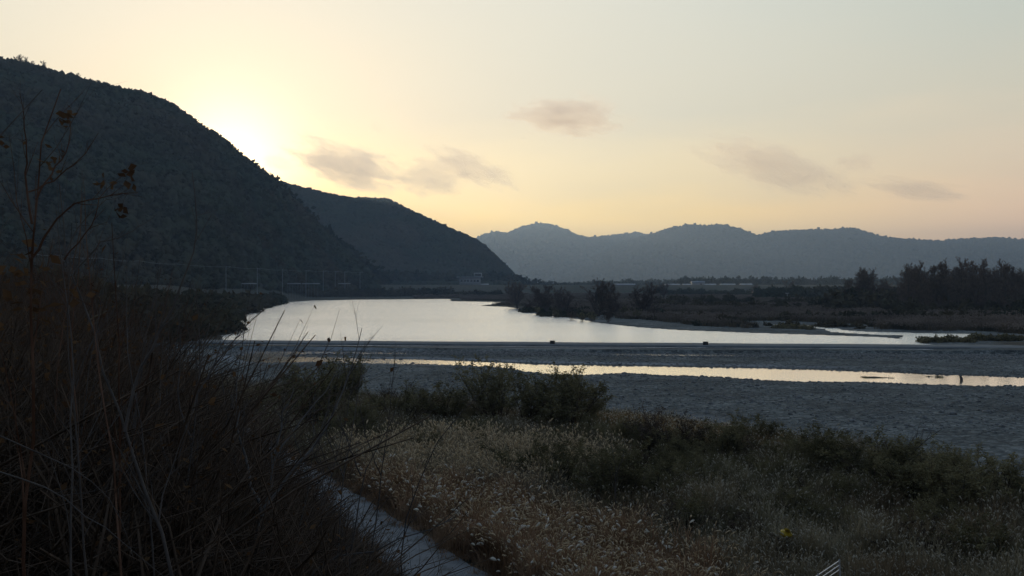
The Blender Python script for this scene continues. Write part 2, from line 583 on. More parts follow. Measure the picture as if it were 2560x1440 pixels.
pond4 = poly([(1990, 761.5), (2075, 761.5), (2070, 764), (1995, 763.5)], UP)
pond5 = poly([(2505, 850), (2560, 846), (2600, 846), (2600, 850), (2520, 853)], UP)
UPPOLY = [pool_main, side_ch, pond1, pond2, pond3, pond4, pond5]
stream = poly([(612, 878), (700, 877.5), (860, 880), (1020, 883), (1020, 885), (860, 884.5), (760, 885.5), (690, 888), (690, 892), (780, 894),
               (900, 898.5), (1000, 900), (1200, 905), (1340, 911), (1500, 914), (1750, 918), (1950, 922), (2200, 930), (2350, 937),
               (2560, 944), (2760, 950), (2760, 972), (2560, 966), (2440, 965), (2300, 961), (2150, 955), (2000, 955), (1900, 950), (1800, 943),
               (1650, 938), (1560, 932), (1500, 936), (1440, 938), (1370, 935), (1320, 929), (1260, 919), (1190, 914), (1100, 910.5),
               (1000, 908), (900, 906.5), (850, 903), (800, 902.5), (740, 904), (690, 905.5), (640, 903), (612, 895), (600, 885)], LO)
rill = poly([(1500, 883), (1600, 884), (1830, 887), (1840, 889), (1700, 889), (1550, 887)], LO)
puddle = poly([(1520, 990), (1550, 991.5), (1558, 995), (1535, 994)], LO)
LOPOLY = [stream, rill, puddle]


def sdf(X, Y, pl):
    """signed distance, negative inside"""
    d = np.full(X.shape, 1e18); ins = np.zeros(X.shape, bool)
    n = len(pl)
    for i in range(n):
        x1, y1 = pl[i]; x2, y2 = pl[(i + 1) % n]
        ex, ey = x2 - x1, y2 - y1
        t = np.clip(((X - x1) * ex + (Y - y1) * ey) / (ex * ex + ey * ey + 1e-12), 0, 1)
        d = np.minimum(d, (X - x1 - t * ex) ** 2 + (Y - y1 - t * ey) ** 2)
        if y1 != y2:
            c = ((y1 > Y) != (y2 > Y)) & (X < (x2 - x1) * (Y - y1) / (y2 - y1) + x1)
            ins ^= c
    d = np.sqrt(d)
    return np.where(ins, -d, d)


# weir axis (downstream lip), in plan
W0 = np.array(G(480, 866, 0.5)); W1 = np.array(G(2700, 882, 0.5))
wdir = (W1 - W0) / np.linalg.norm(W1 - W0)
wnor = np.array([-wdir[1], wdir[0]])        # points upstream


def weir_s(X, Y): return (X - W0[0]) * wnor[0] + (Y - W0[1]) * wnor[1]


def levee_s(x, y): return -(x + 2.3) * 0.894 - (y - 34.0) * 0.447


veg_edge = np.array([G(a, b, 0.6) for a, b in [(520, 950), (620, 975), (760, 985), (900, 1005), (1100, 1025), (1300, 1040), (1480, 1045), (1560, 1055),
                                              (1700, 1075), (1900, 1105), (2100, 1140), (2300, 1180), (2450, 1215), (2560, 1250), (2900, 1300)]])


def veg_y(x): return np.interp(x, *(veg_edge[np.argsort(veg_edge[:, 0])].T))


def fbm2(X, Y, s, seed=0, oct=4):
    """cheap smooth noise from summed rotated sines with hashing"""
    r = np.random.RandomState(seed)
    out = np.zeros_like(X, dtype=float); a = 1.0; tot = 0
    for o in range(oct):
        for _ in range(4):
            th = r.uniform(0, 2 * math.pi); ph = r.uniform(0, 2 * math.pi); k = 2 * math.pi / s * (2 ** o) * r.uniform(0.7, 1.3)
            wx = X * math.cos(th) + Y * math.sin(th)
            wy = -X * math.sin(th) + Y * math.cos(th)
            out += a * np.sin(k * wx + ph + 1.3 * np.sin(k * 0.6 * wy + ph * 2)) / 4
        tot += a; a *= 0.5
    return out / tot


# hills: silhouettes (photo pixels) at their real distance
def sil(pts):
    p = np.array(pts, float)
    return p[:, 0], p[:, 1]


HILL1 = sil([(-1400, 40), (-800, 90), (-300, 120), (0, 160), (60, 168), (120, 186), (200, 208), (290, 230), (370, 246), (430, 273), (480, 308), (520, 338),
             (560, 360), (600, 396), (650, 432), (690, 462), (720, 496), (770, 546), (830, 606), (880, 646), (920, 690), (945, 712)])
HILL2 = sil([(-600, 420), (0, 430), (400, 420), (560, 430), (650, 446), (700, 461), (800, 488), (880, 502), (970, 505), (1010, 525), (1060, 550),
             (1130, 580), (1180, 602), (1210, 620), (1240, 648), (1270, 677), (1300, 712)])
HILL3 = sil([(1000, 640), (1100, 625), (1150, 615), (1190, 603), (1220, 590), (1245, 587), (1270, 590), (1300, 576), (1340, 567), (1360, 566), (1390, 572),
             (1410, 580), (1440, 595), (1470, 602), (1520, 597), (1590, 590), (1640, 598), (1700, 610), (1900, 612), (2200, 606), (2380, 604), (2560, 612), (3200, 600)])
HILL4 = sil([(1380, 712), (1430, 690), (1500, 640), (1560, 612), (1600, 602), (1640, 590), (1680, 577), (1720, 570), (1760, 572), (1800, 568), (1850, 580),
             (1890, 597), (1930, 588), (1960, 584), (2060, 582), (2100, 580), (2140, 578), (2165, 588), (2190, 597), (2260, 605), (2340, 610), (2440, 604),
             (2480, 601), (2560, 608), (2700, 603), (3300, 570)])


def hill_h(X, Y, S, yr, wf, wb, seed, rough, zb=2.0):
    """ridge at depth yr (may vary with px), front width wf, back width wb"""
    px = X / np.maximum(Y, 1) * F + 1280
    sy = np.interp(px, S[0], S[1])
    Yr = yr(px) if callable(yr) else yr
    H = CAMZ + (HZ - sy) / F * Yr - zb
    H = np.maximum(H, 0)
    wfv = wf(px) if callable(wf) else wf
    u = (Y - Yr)
    sh = np.where(u < 0, 1 - np.clip(-u / wfv, 0, 1) ** 1.25, 1 - np.clip(u / wb, 0, 1) ** 1.3)
    spur = fbm2(X, Y, rough, seed, 4)
    w = np.clip(sh, 0, 1)
    mid = 4 * w * (1 - w)
    return np.clip(H * (sh + 0.13 * mid * spur), 0, None) * (H > 0)


def hills(X, Y):
    h1 = hill_h(X, Y, HILL1, lambda p: np.interp(p, [-300, 0, 500, 935], [820, 840, 900, 960]), lambda p: np.interp(p, [-300, 0, 500, 800, 935], [430, 420, 330, 180, 60]), 700, 3, 260)
    h2 = hill_h(X, Y, HILL2, lambda p: np.interp(p, [400, 1290], [1750, 1650]), lambda p: np.interp(p, [400, 900, 1290], [420, 380, 120]), 900, 5, 420)
    h3 = hill_h(X, Y, HILL3, 5700, 1500, 1500, 8, 1100)
    h4 = hill_h(X, Y, HILL4, 4800, 1300, 1200, 11, 900)
    return np.maximum(np.maximum(h1, h2), np.maximum(h3, h4))


def terrain(X, Y):
    X = np.asarray(X, float); Y = np.asarray(Y, float)
    ws = weir_s(X, Y)
    jag = fbm2(X, Y, 6, 21, 5) * np.interp(Y, [80, 200, 600], [0.9, 0.9, 2.0])
    dlo = np.full(X.shape, 1e9)
    m = (Y > 50) & (Y < 230) & (np.abs(X) < 260)
    for p in LOPOLY:
        if m.any(): dlo[m] = np.minimum(dlo[m], sdf(X[m], Y[m], p) - (1.3 * sstep(1350, 1000, X[m] / Y[m] * F + 1280) if p is stream else (1.3 if p is rill else 0)))
    dup = np.full(X.shape, 1e9)
    m2 = (Y > 150) & (Y < 1400)
    for p in UPPOLY:
        if m2.any(): dup[m2] = np.minimum(dup[m2], sdf(X[m2], Y[m2], p))
    und = fbm2(X, Y, 30, 4, 4)
    up = ws > -1.0
    # below the weir: cobble bars
    lo_z = LO + np.clip((dlo + jag) * 0.035, -0.5, 0.20) + 0.05 * und * sstep(1, 8, dlo) + 0.02
    lo_z = np.where(dlo + jag < 0, np.minimum(lo_z, LO - 0.06), np.maximum(lo_z, LO + 0.03))
    # near terrace
    ev = veg_y(X) - Y
    terr = sstep(-2, 9, ev)
    lo_z = lo_z + terr * (1.05 + 0.25 * und)
    # above the weir: low floodplain
    # wet gravel spit between main pool and side channel is very low
    rise = np.clip((dup + jag) * 0.03, -0.5, 0.3)
    up_z = UP + rise + sstep(10, 60, dup) * (0.7 + 0.3 * und) + sstep(150, 900, dup) * 1.0
    up_z = np.where(dup + jag < 0, np.minimum(up_z, UP - 0.06), np.maximum(up_z, UP + 0.03))
    z = np.where(up, up_z, lo_z)
    # left bank rising from the pool
    px = X / np.maximum(Y, 1) * F + 1280
    lf = sstep(0, 1, (640 + np.clip((Y - 300) * 0.35, 0, 330) - px) / 160.0) * (Y > 150)
    z = z + np.where(up, lf * sstep(4, 60, dup) * 9.5, 0)
    # levee the camera stands on
    s = levee_s(X, Y)
    lz = 2.0 + 8.4 * sstep(1.0, 14.0, s) * 0.5 + 8.4 * 0.5 * np.clip((s - 1.8) / 10.8, 0, 1)
    lz = lz + 0.18 * fbm2(X, Y, 7, 9, 3) * sstep(3, 6, s)
    wl_ = sstep(-6, -1.5, s) * sstep(420, 250, Y)
    z = z * (1 - wl_) + np.maximum(z, lz) * wl_
    # flat under the track
    onp = (np.abs(s) < 2.1) & (Y < 90)
    z = np.where(onp, 1.95, z)
    if (Y > 350).any():
        hh = hills(X, Y)
        z = np.where(hh > 0, np.maximum(z, 2.0 + hh), z)
    return z


def tz(x, y): return float(terrain(np.array([x]), np.array([y]))[0])


# ground sheet (fan shaped grid: fine near, coarse far)
ys = [-60, -40, -25, -15, -8, -4, -1, 1]
y = 2.0
while y < 14000:
    ys.append(y)
    step = max(0.25, min(y * y / (CAMZ * 995) * 0.7, y * 0.012))
    if 105 < y < 205: step = min(step, 0.7)
    y += step
ys = np.array(ys)
uu = np.concatenate([np.linspace(-3.2, -0.72, 40)[:-1], np.linspace(-0.72, 0.72, 620), np.linspace(0.72, 3.2, 40)[1:]])
YY, UU = np.meshgrid(ys, uu, indexing='ij')
XX = UU * (np.maximum(YY, 0) * 0.80 + 14)
ZZ = terrain(XX, YY)
nr, nc = XX.shape
idx = np.arange(nr * nc).reshape(nr, nc)
Q = np.stack([idx[:-1, :-1], idx[:-1, 1:], idx[1:, 1:], idx[1:, :-1]], -1).reshape(-1, 4)
ground = link_mesh('ground', np.stack([XX, YY, ZZ], -1).reshape(-1, 3), [Q], M_ground, smooth=True)
tag(ground, kind='structure')
print('ground', nr, nc)
WS = weir_s(XX, YY)
px_all = XX / np.maximum(YY, 1) * F + 1280
ev = veg_y(XX) - YY
s_all = levee_s(XX, YY)
dupg = sdf(XX, YY, pool_main)
dsd = sdf(XX, YY, side_ch)
# gravel below the weir outside the vegetated terrace, and beside the pool on the right
gl = (WS < 0) * (1 - sstep(-2, 3, ev + 3 * fbm2(XX, YY, 11, 31, 4))) * (1 - sstep(-4, 0, s_all))
dmin = np.minimum(dupg, dsd)
gu = (WS >= 0) * (1 - sstep(9, 18, dmin - 8 * np.exp(-((px_all - 1750) / 330.0) ** 2) + 3 * fbm2(XX, YY, 20, 33, 4))) * (px_all > 1250) * (YY < 420)
grav = np.clip(gl + gu, 0, 1)
band = np.exp(-((ev + 9 + 3.0 * fbm2(XX, YY, 40, 41, 3)) / 5.0) ** 2) * sstep(5, 16, XX) * (WS < 0)
band2 = 0.8 * np.exp(-((sdf(XX, YY, stream) - 3.0) / 1.6) ** 2) * (YY > 140) * (WS < 0) * sstep(0.0, 0.6, 0.5 + fbm2(XX, YY, 30, 43, 3))
sand = np.clip(band + band2, 0, 1) * (0.75 + 0.35 * fbm2(XX, YY, 6, 44, 3))
fieldv = sstep(420, 700, YY)
for nm, arr in (('gravel', grav), ('sand', np.clip(sand, 0, 1)), ('field', fieldv)):
    at = ground.data.attributes.new(nm, 'FLOAT', 'POINT')
    at.data.foreach_set('value', arr.ravel().astype(np.float32))

# water sheets, split along the weir
def sheet(name, pts, z, m):
    o = link_mesh(name, [(a, b, z) for a, b in pts], [np.array([list(range(len(pts)))])], m)
    return tag(o, kind='structure')


A = W0 + wnor * 4 - wdir * 60; B = W1 + wnor * 4 + wdir * 300
sheet('river', [A, B, (1200, 2500), (-900, 2500)], UP, M_river)
A2 = W0 + wnor * 2.0 - wdir * 20; B2 = W1 + wnor * 2.0 + wdir * 200
sheet('stream', [(-75, 62), (260, 62), B2, A2], LO, M_stream)

# ---------------------------------------------------------------- weir
wl_root = empty('weir', (W0[0], W0[1], 0), math.atan2(wdir[1], wdir[0]))
tag(wl_root, 'long low grey concrete weir running straight across the river', 'weir')
LW = float(np.linalg.norm(W1 - W0)) + 60


def profile(name, pts, m, x0=-12.0, x1=None):
    x1 = x1 or LW
    n = len(pts); xs = np.linspace(x0, x1, 60)
    V = np.array([[x, a, b + 0.02 * math.sin(x * 0.21 + a)] for x in xs for a, b in pts])
    q = []
    for i in range(len(xs) - 1):
        for j in range(n - 1):
            q.append([i * n + j, (i + 1) * n + j, (i + 1) * n + j + 1, i * n + j + 1])
    b = MB(); b.add(V, q)
    # end caps
    return b.build(name, m, wl_root)


profile('apron', [(0, -0.5), (0.0, 0.42), (0.12, 0.46), (5.2, 0.50), (5.2, 0.20)], M_concdark)
profile('crest', [(5.21, -0.5), (5.21, 0.86), (5.4, 0.93), (9.5, 0.95), (14.5, 0.86), (17.0, -0.6)], M_concdark)
profile('toe', [(-1.6, -0.5), (-1.5, 0.10), (-0.02, 0.14), (-0.02, -0.5)], M_concdark)


def local_w(px, d):
    """x along the weir for a photo column"""
    # intersect the view column with the line at offset d upstream
    k = (px - 1280) / F
    p = W0 + wnor * d
    t = (k * p[1] - p[0]) / (wdir[0] - k * wdir[1])
    return t


for px, nm, lab in ((1381, 'sluice_box', 'small black box on the weir crest, left of the two'), (1764, 'sluice_box', 'small black box on the weir crest, right of the two')):
    t = local_w(px, 8.0); q = W0 + wdir * t + wnor * 8.0
    r = empty(nm, (q[0], q[1], 0.93), math.atan2(wdir[1], wdir[0]))
    tag(r, lab, 'box', 'black boxes on the weir')
    b = MB(); b.box((0, 0, 0.26), (0.9, 0.5, 0.52)); b.build('housing', M_black, r)
    b = MB(); b.box((0, 0, 0.55), (1.0, 0.6, 0.06)); b.build('lid', M_black, r)

# ---------------------------------------------------------------- track at the foot of the levee
b = MB()
ns = 90; xs_ = np.linspace(-14, 62, ns)      # distance along
V = []
dirp = np.array([-0.447, 0.894]); nrp = np.array([-0.894, -0.447])
for i, t in enumerate(xs_):
    c = np.array([-2.3, 34.0]) + dirp * t
    wob_ = 0.10 * math.sin(t * 0.9) + 0.06 * math.sin(t * 2.3)
    for j, w in enumerate((-1.35 + wob_ * 0.7, -0.7, 0, 0.7, 1.35 + wob_)):
        q = c + nrp * w
        V.append([q[0], q[1], 2.03 + 0.02 * (1 - abs(w) / 1.4)])
q = [[i * 5 + j, (i + 1) * 5 + j, (i + 1) * 5 + j + 1, i * 5 + j + 1] for i in range(ns - 1) for j in range(4)]
b.add(V, q)


def track_m(nt, out):
    g = nd(nt, 'ShaderNodeNewGeometry')
    n1 = nd(nt, 'ShaderNodeTexNoise', {'Vector': g.outputs['Position'], 'Scale': 0.9, 'Detail': 8.0, 'Roughness': 0.7})
    n2 = nd(nt, 'ShaderNodeTexNoise', {'Vector': g.outputs['Position'], 'Scale': 9.0, 'Detail': 4.0})
    c = ramp(nt, n1.outputs[0], [(0.36, (0.05, 0.048, 0.042)), (0.47, (0.13, 0.135, 0.138)), (0.7, (0.19, 0.20, 0.21))])
    bp = nd(nt, 'ShaderNodeBump', {'Height': n2.outputs[0], 'Strength': 0.4, 'Distance': 0.05})
    p = nd(nt, 'ShaderNodeBsdfPrincipled', {'Base Color': c, 'Roughness': 0.9, 'Normal': bp.outputs[0]})
    nt.links.new(p.outputs[0], out.inputs[0])


tag(b.build('path', mat('track_concrete', track_m), smooth=True), kind='structure')

# ---------------------------------------------------------------- stones
def rock_proto(k):
    r = np.random.RandomState(k)
    t = (1 + 5 ** 0.5) / 2
    V = np.array([[-1, t, 0], [1, t, 0], [-1, -t, 0], [1, -t, 0], [0, -1, t], [0, 1, t], [0, -1, -t], [0, 1, -t], [t, 0, -1], [t, 0, 1], [-t, 0, -1], [-t, 0, 1]], float)
    V /= np.linalg.norm(V[0]); V *= r.uniform(0.75, 1.2, (12, 1)); V *= np.array([1, 0.75, 0.5])
    T = np.array([[0, 11, 5], [0, 5, 1], [0, 1, 7], [0, 7, 10], [0, 10, 11], [1, 5, 9], [5, 11, 4], [11, 10, 2], [10, 7, 6], [7, 1, 8], [3, 9, 4], [3, 4, 2], [3, 2, 6], [3, 6, 8], [3, 8, 9], [4, 9, 5], [2, 4, 11], [6, 2, 10], [8, 6, 7], [9, 8, 1]])
    return V, np.zeros((0, 4), int), T, np.zeros(0, int), np.zeros(20, int)


rocks = [rock_proto(k) for k in range(6)]
sb = MB()
N = 90000
Yc = rs.uniform(78, 180, N); Xc = rs.uniform(-0.30, 0.58, N) * Yc
w_ = weir_s(Xc, Yc); e_ = veg_y(Xc) - Yc
ds_ = sdf(Xc, Yc, stream)
p_ = 0.16 + 0.75 * np.exp(-(np.abs(ds_ - 0.4) / 1.6) ** 2) * (Yc < 150) + 0.9 * np.exp(-((w_ + 7) / 5.5) ** 2)
keep = (sdf(Xc, Yc, rill) > 0.6) & (w_ < -1.8) & (e_ < 2) & (rs.rand(N) < p_) & (ds_ > -0.5) & (levee_s(Xc, Yc) < -2)
Xc, Yc, w_ = Xc[keep], Yc[keep], w_[keep]
sz = rs.lognormal(-2.15, 0.45, len(Xc)) + 0.16 * (w_ > -14) * rs.rand(len(Xc))
scatter(sb, rocks, np.stack([Xc, Yc, terrain(Xc, Yc) + sz * 0.1], -1), sz)
tag(sb.build('stones', M_rock), 'grey cobbles and boulders strewn over the river bars', 'stones', kind='stuff')
print('stones', len(Xc))

# ---------------------------------------------------------------- reeds and grasses
def reed_proto(n, h, spread, arch, plume, w=0.010, mi_b=0, mi_p=1, plen=0.22, prad=0.026):
    b = MB()
    a = rs.uniform(0, 2 * math.pi, n); r = np.sqrt(rs.rand(n)) * spread
    base = np.stack([np.cos(a) * r, np.sin(a) * r, np.full(n, -0.05)], -1)
    hh = h * rs.uniform(0.55, 1.1, n)
    la = rs.uniform(0, 2 * math.pi, n); ld = np.stack([np.cos(la), np.sin(la), np.zeros(n)], -1)
    ar = arch * rs.uniform(0.3, 1.3, n)
    K = 5; t = np.linspace(0, 1, K)
    PL = base[:, None] + np.stack([np.zeros(K), np.zeros(K), t - 0.22 * 0], -1)[None] * hh[:, None, None]
    PL += ld[:, None] * (t ** 2)[None, :, None] * (ar * hh)[:, None, None]
    PL[:, :, 2] -= (t ** 3)[None] * (ar * hh * 0.45)[:, None]
    b.ribbons(PL, np.tile(w * np.array([1.0, 1.2, 1.0, 0.7, 0.15]), (n, 1)), mi=mi_b)
    m = int(plume * n)
    if m:
        tip = PL[:m, -1]; dr = PL[:m, -1] - PL[:m, -2]; dr /= np.linalg.norm(dr, axis=1, keepdims=True)
        K2 = 5; t2 = np.linspace(0, 1, K2)
        L = plen * rs.uniform(0.6, 1.3, m)
        Q_ = tip[:, None] + dr[:, None] * t2[None, :, None] * L[:, None, None]
        Q_[:, :, 2] -= (t2 ** 2)[None] * L[:, None] * 0.35
        b.tubes(Q_, prad * rs.uniform(0.6, 1.3, (m, 1)) * np.array([0.25, 1.0, 1.1, 0.8, 0.1])[None], m=4, mi=mi_p)
    return b.arrays()


def field_points(n, y0, y1, k0=-0.45, k1=0.62, power=1.0):
    Y = y0 + (y1 - y0) * rs.rand(n) ** power
    X = rs.uniform(k0, k1, n) * Y + rs.uniform(-3, 3, n)
    return X, Y


def ppoly(pts, z=2.0): return np.array([G(a, b, z) for a, b in pts])


zoneA = ppoly([(905, 1195), (1000, 1185), (1250, 1215), (1450, 1275), (1640, 1350), (1760, 1400), (1950, 1540), (2100, 1800), (1480, 1900), (1240, 1440), (860, 1235)])
zoneB = ppoly([(930, 1120), (1050, 1095), (1250, 1105), (1500, 1130), (1450, 1180), (1330, 1230), (1250, 1215), (1000, 1185), (890, 1180)])
zoneC = ppoly([(1450, 1045), (1560, 1058), (1750, 1080), (1930, 1105), (2000, 1130), (1850, 1145), (1600, 1130), (1450, 1095)], 1.2)


def in_field(X, Y):
    return (levee_s(X, Y) < -1.7) & ((veg_y(X) - Y) > -1.0 + 2.5 * fbm2(X, Y, 9, 51, 3))


# general grey reeds
X, Y = field_points(26000, 21, 110, power=1.25)
patch = fbm2(X, Y, 16, 61, 4); fine = fbm2(X, Y, 3.0, 62, 3)
k = in_field(X, Y)
zA = sdf(X, Y, zoneA) < 0; zB = sdf(X, Y, zoneB) < 0; zC = sdf(X, Y, zoneC) < 0
kk = k & ~zA & ~zB & ~zC & (patch + 0.9 * fine + 0.2 * rs.randn(len(X)) > -0.18)
X1, Y1 = X[kk], Y[kk]; pz = patch[kk]
greys = [reed_proto(28, 1.35, 0.42, 0.3, 0.34, w=0.011, plen=0.16, prad=0.018, mi_p=2) for _ in range(6)]
greys[0] = reed_proto(26, 1.4, 0.42, 0.3, 0.05, mi_p=1, plen=0.12, prad=0.016)
b = MB()
scatter(b, greys, np.stack([X1, Y1, terrain(X1, Y1)], -1), rs.uniform(0.6, 1.3, len(X1)) * (1 + 0.35 * pz + 0.5 * fine[kk]), zs=0.95 + 0.4 * pz)
tag(b.build('reeds', [M_reedgrey, M_plume, M_plumedull]), 'grey brown reeds covering the flat beside the river', 'reeds', kind='stuff')
print('reeds', len(X1))
# russet silver grass with pale plumes
X, Y = field_points(16000, 21, 60, k0=-0.30, k1=0.40)
kk = in_field(X, Y) & (sdf(X, Y, zoneA) < rs.normal(0, 0.6, len(X)) + 1.5 * fbm2(X, Y, 6, 65, 3)) & (fbm2(X, Y, 2.6, 63, 3) + 0.15 * rs.randn(len(X)) > -0.22)
X1, Y1 = X[kk], Y[kk]
reds = [reed_proto(34, 1.35, 0.38, 0.5, 0.06, plen=0.22, prad=0.036) for _ in range(3)] + [reed_proto(32, 1.45, 0.36, 0.45, 0.26, w=0.010, plen=0.20, prad=0.018, mi_p=2) for _ in range(5)]
b = MB()
scatter(b, reds, np.stack([X1, Y1, terrain(X1, Y1)], -1), rs.uniform(0.7, 1.2, len(X1)) * (1 + 0.6 * fbm2(X1, Y1, 2.6, 63, 3)))
tag(b.build('silver_grass', [M_reedred, M_plume, M_plumered]), 'russet silver grass with pale plumes beside the path', 'silver grass', kind='stuff')
print('silver', len(X1))
# buff reeds
X, Y = field_points(9000, 40, 75, k0=-0.25, k1=0.2)
kk = in_field(X, Y) & (sdf(X, Y, zoneB) < rs.normal(0, 1.2, len(X)) + 3 * fbm2(X, Y, 8, 66, 3)) & (fbm2(X, Y, 3.2, 64, 3) + 0.15 * rs.randn(len(X)) > -0.2)
X1, Y1 = X[kk], Y[kk]
bufs = [reed_proto(34, 1.7, 0.45, 0.28, 0.35, plen=0.26, prad=0.026, mi_p=2) for _ in range(5)]
b = MB()
scatter(b, bufs, np.stack([X1, Y1, terrain(X1, Y1)], -1), rs.uniform(0.7, 1.1, len(X1)) * (1 + 0.6 * fbm2(X1, Y1, 3.2, 64, 3)))
tag(b.build('buff_reeds', [M_reed, M_plume, M_plumered]), 'taller buff reeds with feathery tops behind the russet grass', 'reeds', kind='stuff')
# orange sedge
X, Y = field_points(9000, 60, 100, k0=0.0, k1=0.35)
kk = (sdf(X, Y, zoneC) < rs.normal(0, 1.0, len(X)))
X1, Y1 = X[kk], Y[kk]
seds = [reed_proto(36, 1.1, 0.5, 0.3, 0.1, plen=0.15, mi_p=2) for _ in range(4)]
b = MB()
scatter(b, seds, np.stack([X1, Y1, terrain(X1, Y1)], -1), rs.uniform(0.8, 1.3, len(X1)))
tag(b.build('sedge', [M_sedge, M_plume, M_plumedull]), 'orange brown sedge along the edge of the gravel', 'sedge', kind='stuff')
# far side brush and reeds on the floodplain beyond the pool
N = 60000
Y = np.exp(rs.uniform(math.log(215), math.log(900), N)); X = rs.uniform(-0.10, 0.60, N) * Y
pxs = X / Y * F + 1280
dm = np.minimum(np.minimum(sdf(X, Y, pool_main), sdf(X, Y, side_ch)), np.minimum(sdf(X, Y, pond3), sdf(X, Y, pond4)))
dm = np.minimum(dm, np.minimum(sdf(X, Y, pond1), sdf(X, Y, pond2)))
pt = fbm2(X, Y, 40, 71, 4)
kk = (weir_s(X, Y) > 14) & (dm > 9 + 9 * np.exp(-((pxs - 1750) / 330.0) ** 2) * (Y < 400) + 7 * fbm2(X, Y, 25, 72, 3)) & (pt + 0.5 * rs.rand(N) > -0.1)
kk &= ~((Y > 450) & (fbm2(X, Y, 160, 75, 2) > 0.0) & (pxs > 1650))
X1, Y1 = X[kk], Y[kk]
far = [reed_proto(16, 1.5, 0.9, 0.35, 0.5, w=0.05, plen=0.5, prad=0.07, mi_p=2) for _ in range(5)]
b = MB()
scatter(b, far, np.stack([X1, Y1, terrain(X1, Y1)], -1), rs.uniform(0.7, 1.5, len(X1)) * (1 + 0.3 * pt[kk]))
tag(b.build('floodplain_reeds', [M_reedfar, M_plume, plant_mat('floodplain_plumes', (0.08, 0.065, 0.052), (0.24, 0.19, 0.155), 0.06, 0.3)]), 'dark reeds and weeds on the far floodplain beyond the pool', 'reeds', kind='stuff')
print('far reeds', len(X1))

# undergrowth on the levee slope (left, very dark)
def bramble_proto(n, h, spread):
    b = MB()
    a = rs.uniform(0, 2 * math.pi, n); r = np.sqrt(rs.rand(n)) * spread
    PL = np.zeros((n, 4, 3)); PL[:, 0] = np.stack([np.cos(a) * r, np.sin(a) * r, np.full(n, -0.05)], -1)
    d = rs.normal(size=(n, 3)) * 0.55; d[:, 2] = 1
    for k in range(1, 4):
        d += rs.normal(size=d.shape) * 0.22; d[:, 2] -= 0.12
        PL[:, k] = PL[:, k - 1] + d * (h / 3) * rs.uniform(0.6, 1.2, (n, 1))
    b.tubes(PL, np.tile([0.010, 0.008, 0.006, 0.003], (n, 1)) * rs.uniform(0.5, 1.3, (n, 1)), m=3)
    c2, r2 = grow(PL, np.full((n, 4), 0.004), 3, 0.4, 0.7, 0.1, K=3)
    b.tubes(c2, r2, m=3)
    lf = c2[rs.rand(len(c2)) < 0.35, -1]
    b.leaves(lf, 0.035, mi=1)
    return b.arrays()


ULX = [-600, 0, 250, 420, 520, 600, 660, 750, 830, 900, 1000, 1100, 1200]
ULY = [560, 650, 700, 830, 945, 1020, 1085, 1170, 1240, 1320, 1430, 1530, 1700]


def below_line(X, Y, h):
    px = X / Y * F + 1280
    top = HZ + (CAMZ - terrain(X, Y) - h) / Y * F
    return top > np.interp(px, ULX, ULY)


br = [bramble_proto(14, 0.9, 0.5) for _ in range(6)]
N = 27000
Y = 3 + (150 - 3) * rs.rand(N) ** 1.8; X = rs.uniform(-0.85, 0.25, N) * Y - rs.uniform(0, 4, N)
s = levee_s(X, Y); sc_u = rs.uniform(0.7, 1.6, N)
kk = (s > 1.7) & (s < 34) & (np.hypot(X, Y) > 5.5) & below_line(X, Y, 1.35 * sc_u)
X1, Y1 = X[kk], Y[kk]
b = MB()
scatter(b, br, np.stack([X1, Y1, terrain(X1, Y1)], -1), sc_u[kk])
tag(b.build('undergrowth', [M_twig, M_deadleaf]), 'dark tangled brambles and dead stems on the embankment slope', 'undergrowth', kind='stuff')
print('bramble', len(X1))
X, Y = 3 + (120 - 3) * rs.rand(16000) ** 1.6, None
Y = X; X = rs.uniform(-0.85, 0.25, 16000) * Y - rs.uniform(0, 3, 16000)
s = levee_s(X, Y); kk = (s > 1.55) & (s < 30) & (np.hypot(X, Y) > 8) & below_line(X, Y, 0.5)
X1, Y1 = X[kk], Y[kk]
gr = [reed_proto(24, 0.6, 0.4, 0.6, 0.0, w=0.007) for _ in range(5)]
PATH_EDGE = True
M_drygrass = plant_mat('dark_dry_grass', (0.04, 0.03, 0.02), (0.10, 0.08, 0.055), 2, 0.2)
b = MB()
scatter(b, gr, np.stack([X1, Y1, terrain(X1, Y1)], -1), rs.uniform(0.6, 1.4, len(X1)))
tag(b.build('dry_grass', [M_drygrass, M_plume]), 'dark dry grass between the stems on the embankment', 'grass', kind='stuff')

X, Y = rs.uniform(-22, 3, 14000), rs.uniform(26, 75, 14000)
s = np.abs(levee_s(X, Y)); kk = (s > 0.9 + 0.5 * np.abs(rs.randn(14000)) * 0.6 + 0.3 * fbm2(X, Y, 3, 81, 3)) & (s < 1.9)
X1, Y1 = X[kk], Y[kk]
b = MB(); scatter(b, [reed_proto(22, 0.4, 0.25, 0.7, 0.0, w=0.008) for _ in range(3)], np.stack([X1, Y1, np.full(len(X1), 2.0)], -1), rs.uniform(0.4, 1.2, len(X1)))
tag(b.build('verge_grass', [M_reedred, M_plume]), 'short dead grass creeping over the edges of the path', 'grass', kind='stuff')

